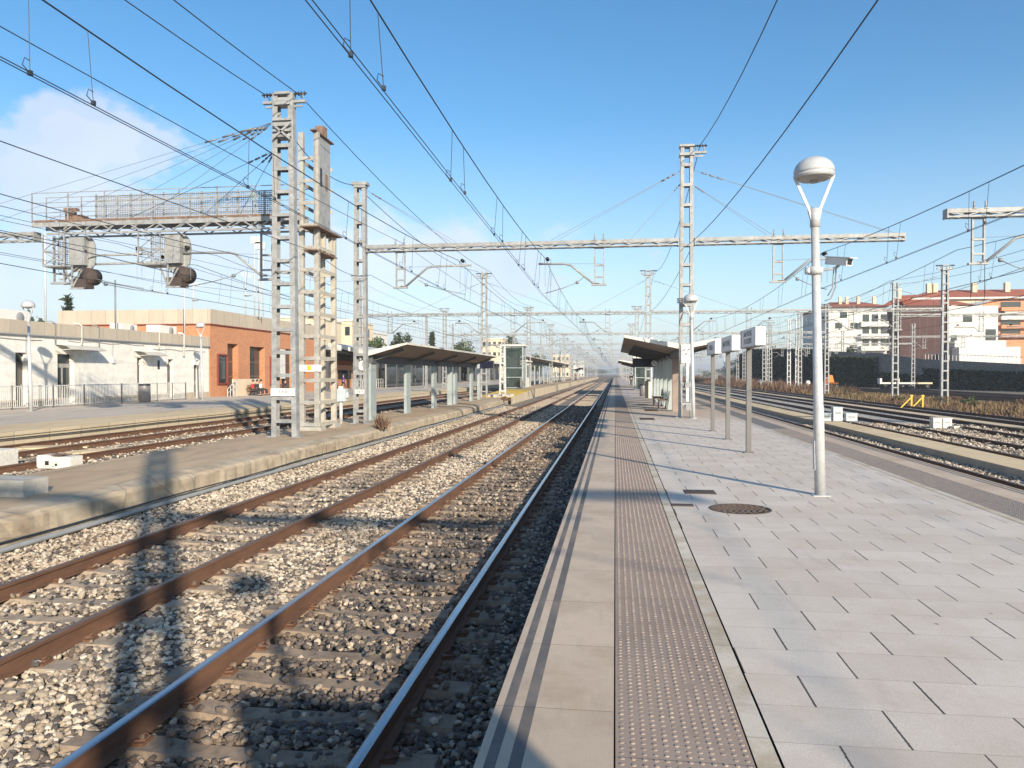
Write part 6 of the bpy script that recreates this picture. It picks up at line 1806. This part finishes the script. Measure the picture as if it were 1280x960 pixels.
for k in range(34):
    bx_, by_2 = r_.uniform(24.4, 30), 42 + 80 * r_.uniform(0, 1) ** 1.3
    rad = r_.uniform(0.45, 1.0)
    t = thing('scrub_bush', 'low bush among the dry weeds between the tracks and the yard', 'bush', (bx_, by_2, BED - 0.1), group='bushes in the dry weeds')
    leaves(520, (0, 0, rad * 0.45), (rad, rad, rad * 0.6), 0.07, 200 + k, ['dryred', 'dry', 'leaf'][k % 3], 'foliage', t, clumps=7)
    b = MB()
    for q in range(4): b.tube([(0, 0, 0), (math.cos(q * 1.6) * rad * 0.5, math.sin(q * 1.6) * rad * 0.5, rad * 0.7)], 0.015, 4)
    b.build('stems', M['bark'], t)
weeds('dry_weeds', 23.4, 27.5, 38, 70, 9000, 0.45, 'dryred', 2, 'russet dry weeds near the frame edge')
weeds('dry_weeds', 21.8, 30, 100, 300, 30000, 1.3, 'dryred', 3, 'tall russet scrub past the sign posts')
weeds('dry_weeds', -8.9, -8.4, 59, 60, 300, 0.3, 'dryred', 4, 'dry tuft on the crumbling kerb of the island', IZ - 0.1)
weeds('dry_weeds', -8.9, -8.5, 27.4, 27.8, 260, 0.4, 'dryred', 5, 'dry brown tuft on the crumbling kerb near the ladder mast', IZ - 0.05)
weeds('dry_weeds', 1.0, 60, 340, 360, 4000, 2.0, 'dryred', 6, 'scrub beyond the end of the platform')

# ================================================================ PEOPLE
def skin(name, verts, edges, radii, m, parent, sub=1):
    me = bpy.data.meshes.new(name); me.from_pydata(verts, edges, [])
    o = bpy.data.objects.new(name, me); COL.objects.link(o)
    md = o.modifiers.new('Skin', 'SKIN'); md.use_smooth_shade = True
    for i, r in enumerate(radii):
        me.skin_vertices[0].data[i].radius = r if isinstance(r, tuple) else (r, r)
        me.skin_vertices[0].data[i].use_root = (i == 0)
    if sub:
        s = o.modifiers.new('Sub', 'SUBSURF'); s.levels = sub; s.render_levels = sub
    me.materials.append(m); o.parent = parent
    return o
def person(loc, rz, label, pose='walk', top='cloth_dark', legs='cloth_dark', h=1.72):
    t = thing('person', label, 'person', loc, rz, 'people waiting at the station')
    k = h / 1.75
    sit = pose == 'sit'
    hip = 0.5 if sit else 0.93
    def S(p): return (p[0] * k, p[1] * k, p[2] * k)
    sp = [(0, 0, hip), (0, 0.01, hip + 0.22), (0, 0.0, hip + 0.42), (0, -0.01, hip + 0.5), (0, -0.02, hip + 0.6), (0, -0.03, hip + 0.72)]
    V = list(sp); E = [(0, 1), (1, 2), (2, 3), (3, 4), (4, 5)]; Rr = [(0.15, 0.11), (0.13, 0.1), (0.16, 0.1), (0.055, 0.055), (0.085, 0.095), (0.07, 0.08)]
    st = 0.16 if pose == 'walk' else 0.02
    for s, f in ((-1, st), (1, -st)):
        i = len(V)
        V += [(s * 0.19, 0, hip + 0.43), (s * 0.24, 0.03 - f * 0.4, hip + 0.17), (s * 0.23, -0.06 - f * 0.9, hip - 0.06 if not sit else hip + 0.1), (s * 0.22, -0.1 - f, hip - 0.14 if not sit else hip + 0.1)]
        E += [(2, i), (i, i + 1), (i + 1, i + 2), (i + 2, i + 3)]; Rr += [0.062, 0.05, 0.035, 0.03]
        j = len(V)
        if sit: V += [(s * 0.1, -0.05, hip - 0.02), (s * 0.12, -0.46, hip - 0.02), (s * 0.12, -0.5, 0.1), (s * 0.12, -0.66, 0.04)]
        else: V += [(s * 0.1, 0, hip - 0.1), (s * 0.1, -f * 1.0 - 0.03, 0.5), (s * 0.1, -f * 1.6 + 0.05, 0.09), (s * 0.1, -f * 1.6 - 0.12, 0.04)]
        E += [(0, j), (j, j + 1), (j + 1, j + 2), (j + 2, j + 3)]; Rr += [0.085, 0.06, 0.042, 0.04]
    V = [S(v) for v in V]
    skin('body', V, E, Rr, M['skin'], t)
    # jacket: torso and arms
    idx = [0, 1, 2] + [6, 7, 8] + [14, 15, 16]
    mp = {a: i for i, a in enumerate(idx)}
    skin('jacket', [V[i] for i in idx], [(mp[a], mp[c]) for a, c in E if a in mp and c in mp], [(0.175, 0.14), (0.16, 0.13), (0.19, 0.13)] + [0.082, 0.068, 0.05] * 2, M[top], t)
    idx = [0, 10, 11, 12, 18, 19, 20]
    mp = {a: i for i, a in enumerate(idx)}
    skin('trousers', [V[i] for i in idx], [(mp[a], mp[c]) for a, c in E if a in mp and c in mp], [(0.165, 0.13)] + [0.1, 0.078, 0.065] * 2, M[legs], t)
    b = MB(); zc2 = V[5][2]; b.lathe([(0, zc2 + 0.125), (0.06, zc2 + 0.11), (0.095, zc2 + 0.05), (0.1, zc2 - 0.02), (0.085, zc2 - 0.06)], 14, (0, V[5][1] + 0.02, 0))
    b.build('hair', M['hair'], t)
    for s in (-1, 1):
        i = 12 if s < 0 else 20
        i = 13 if s < 0 else 21
        b = MB(); p = V[i]; b.box(p[0] - 0.05, p[0] + 0.05, p[1] - 0.08, p[1] + 0.17, 0.0, 0.08); b.build('shoe', M['black'], t)
    return t
def pat(px, y, X=None): return bx_at(px, y), y
x, y = pat(429, 86); person((x, y, SZ), R(120), 'person in a purple jacket walking past the kiosk', 'walk', 'cloth_purple', 'cloth_dark')
bxp, byp = -28.9, Yof(322, -28.9)
person((bxp - 0.05, byp - 0.7, SZ), R(90), 'person in dark red top sitting on the bench by the brick building, nearest end', 'sit', 'cloth_red', 'cloth_dark')
person((bxp - 0.05, byp + 0.0, SZ), R(90), 'person in dark clothes sitting in the middle of the brick building bench', 'sit', 'cloth_dark', 'cloth_dark')
person((bxp - 0.05, byp + 0.7, SZ), R(95), 'person in white top sitting on the far end of the brick building bench', 'sit', 'cloth_white', 'cloth_dark')
bench((-28.9, Yof(357, -28.9), SZ), R(90), 'bench partly hidden behind the tall pylon legs', 2.0)
person((-28.95, Yof(357, -28.9), SZ), R(90), 'person in black sitting on the bench behind the pylon legs', 'sit', 'cloth_dark', 'cloth_dark')
x, y = pat(789, 112); person((x, y, 0), R(170), 'person in dark clothes standing far along the platform under the shelters', 'stand', 'cloth_dark', 'cloth_dark')
x, y = pat(741, 240); person((-8.9, 175, 0), R(180), 'tiny person in red far along the island platform', 'stand', 'cloth_red', 'cloth_dark')
# unseen upright slab added behind the camera to cast a corner shadow
t = thing('unseen_shadow_panel', 'unseen panel added behind the photographer to cast a corner shadow', 'shadow caster', (1.9, -1.2, 0))
b = MB(); b.box(-0.55, 0.55, -0.08, 0.08, 0, 2.15); b.build('panel', M['sign_white'], t)
b = MB(); b.box(-0.45, 0.45, 0.081, 0.085, 0.9, 2.0); b.build('notice', M['sign_face'], t)  # invented sheet on the added panel
# ================================================================ LIGHT, SKY, CAMERA
EL, AZ = 20.5, 148.0     # sun elevation and compass angle from +Y clockwise
SUN_STR, SKY_STR, EXPO = 5.0, 0.12, 0.64
sd = Vector((math.sin(R(AZ)) * math.cos(R(EL)), math.cos(R(AZ)) * math.cos(R(EL)), math.sin(R(EL))))
la = bpy.data.lights.new('sun', 'SUN'); la.energy = SUN_STR; la.angle = R(0.75); la.color = (1.0, 0.865, 0.675)
lo = bpy.data.objects.new('sun', la); COL.objects.link(lo)
lo.rotation_euler = sd.to_track_quat('Z', 'Y').to_euler()
w = bpy.data.worlds.new('World'); SC.world = w; w.use_nodes = True
nt = NT(w)
bg = nt.n['Background']; out = nt.n['World Output']
sky = nt.new('ShaderNodeTexSky', sky_type='NISHITA')
sky.sun_disc = False; sky.sun_elevation = R(EL); sky.sun_rotation = R(AZ)
sky.air_density = 1.0; sky.dust_density = 0.6; sky.ozone_density = 2.0; sky.altitude = 20
tc = nt.new('ShaderNodeTexCoord'); D = tc.outputs['Generated']; S = sep(nt, D)
# clouds: soft white cumulus low on the left plus a thin bank near the horizon
def dirof(px, py):
    vx, vy, vz = (px - 640) / 960, 1.0, (480 - py) / 960
    v = Vector((vx * CP - vy * SP, vx * SP + vy * CP, vz + 0.0)); v.normalize(); return v
def blob(px, py, rx, ry):
    d = dirof(px, py)
    right = Vector((d.y, -d.x, 0)).normalized(); up = right.cross(d)
    def dot(v):
        n = nt.new('ShaderNodeVectorMath', operation='DOT_PRODUCT'); nt.link(D, n.inputs[0]); n.inputs[1].default_value = v; return n.outputs['Value']
    a = nt.math('DIVIDE', dot(right), rx / 960); b_ = nt.math('DIVIDE', dot(up), ry / 960)
    r2 = nt.math('ADD', nt.math('POWER', nt.math('ABSOLUTE', a), 2.0), nt.math('POWER', nt.math('ABSOLUTE', b_), 2.0))
    front = nt.math('GREATER_THAN', dot(d), 0.3)
    return nt.math('MULTIPLY', nt.math('SUBTRACT', 1.0, nt.math('SQRT', r2)), front)
n1 = nt.noise(scaled(nt, D, (1, 1, 1.6)), 9, 8, 0.6)
n2 = nt.noise(scaled(nt, D, (1, 1, 2.2)), 3.2, 7, 0.6)
wob = nt.math('MULTIPLY', nt.math('SUBTRACT', n1, 0.5), 1.9)
bs = nt.math('MAXIMUM', blob(135, 195, 100, 55), blob(70, 240, 120, 62))
bl = bs
bl = nt.math('MAXIMUM', bl, blob(150, 330, 400, 120))
bl = nt.math('MAXIMUM', bl, blob(500, 340, 330, 85))
n3 = nt.noise(scaled(nt, D, (1, 1, 1.3)), 22, 9, 0.62)
wob2 = nt.math('ADD', nt.math('MULTIPLY', wob, 0.55), nt.math('MULTIPLY', nt.math('SUBTRACT', n3, 0.5), 0.9))
cs = nt.math('MULTIPLY', nt.step(nt.math('ADD', bs, wob2), 0.02, 0.30), 0.62)
c1 = nt.math('MULTIPLY', nt.step(nt.math('ADD', bl, wob), 0.06, 0.6), 0.72)
elev = nt.step(S[2], 0.30, 0.0)
az = nt.step(S[0], 0.18, -0.30)
c2 = nt.math('MULTIPLY', nt.math('MULTIPLY', nt.step(nt.math('ADD', n2, nt.math('MULTIPLY', elev, 0.22)), 0.48, 0.78), elev), nt.math('MULTIPLY_ADD', az, 0.75, 0.12))
cm = nt.math('MAXIMUM', nt.math('MAXIMUM', c1, cs), c2)
hz = nt.math('POWER', nt.step(S[2], 0.32, 0.0), 1.5)
hz = nt.math('MULTIPLY', hz, nt.math('MULTIPLY_ADD', az, 0.32, 0.68))
cloudcol = nt.ramp(nt.noise(D, 6, 6), [(0.3, (0.50, 0.53, 0.62)), (0.7, (0.70, 0.70, 0.74))])
CL = 1.0
bg2 = nt.new('ShaderNodeBackground'); nt.link(nt.mix(cm, (0.56, 0.585, 0.68), cloudcol), bg2.inputs[0]); bg2.inputs[1].default_value = CL
# the sky is slightly more saturated than the raw model
hs = nt.new('ShaderNodeHueSaturation'); hs.inputs['Saturation'].default_value = 1.25; nt.link(sky.outputs[0], hs.inputs['Color'])
nt.link(nt.mix(1.0, hs.outputs[0], (0.86, 0.99, 1.0), 'MULTIPLY'), bg.inputs[0]); bg.inputs[1].default_value = SKY_STR
ms = nt.new('ShaderNodeMixShader')
nt.link(nt.math('MAXIMUM', cm, hz), ms.inputs[0]); nt.link(bg.outputs[0], ms.inputs[1]); nt.link(bg2.outputs[0], ms.inputs[2])
nt.link(ms.outputs[0], out.inputs['Surface'])

cam = bpy.data.cameras.new('camera'); co = bpy.data.objects.new('camera', cam); COL.objects.link(co)
cam.sensor_fit = 'HORIZONTAL'; cam.sensor_width = 36; cam.lens = 36 * 960 / 1280
cam.clip_start = 0.05; cam.clip_end = 6000
co.location = (0, 0, H)
co.rotation_euler = (R(90) - math.atan(13 / 960), 0, PSI)
SC.camera = co
HAZE = True
if HAZE:
    b = MB(); b.box(-2600, 2600, -2600, 4100, -2.2, 46)
    m = bpy.data.materials.new('haze'); m.use_nodes = True
    n = m.node_tree; 
    for nd in list(n.nodes):
        if nd.type != 'OUTPUT_MATERIAL': n.nodes.remove(nd)
    v = n.nodes.new('ShaderNodeVolumePrincipled'); v.inputs['Color'].default_value = (0.9, 0.94, 1.0, 1); v.inputs['Density'].default_value = 0.0005; v.inputs['Anisotropy'].default_value = 0.2
    n.links.new(v.outputs[0], n.nodes['Material Output'].inputs['Volume'])
    o = b.build('haze', m); o['kind'] = 'stuff'
SC.view_settings.view_transform = 'Standard'; SC.view_settings.look = 'None'; SC.view_settings.gamma = 1.0
SC.view_settings.exposure = EXPO
SC.view_settings.use_curve_mapping = False
SC.render.engine = 'CYCLES'
SC.cycles.volume_bounces = 0
SC.cycles.max_bounces = 6
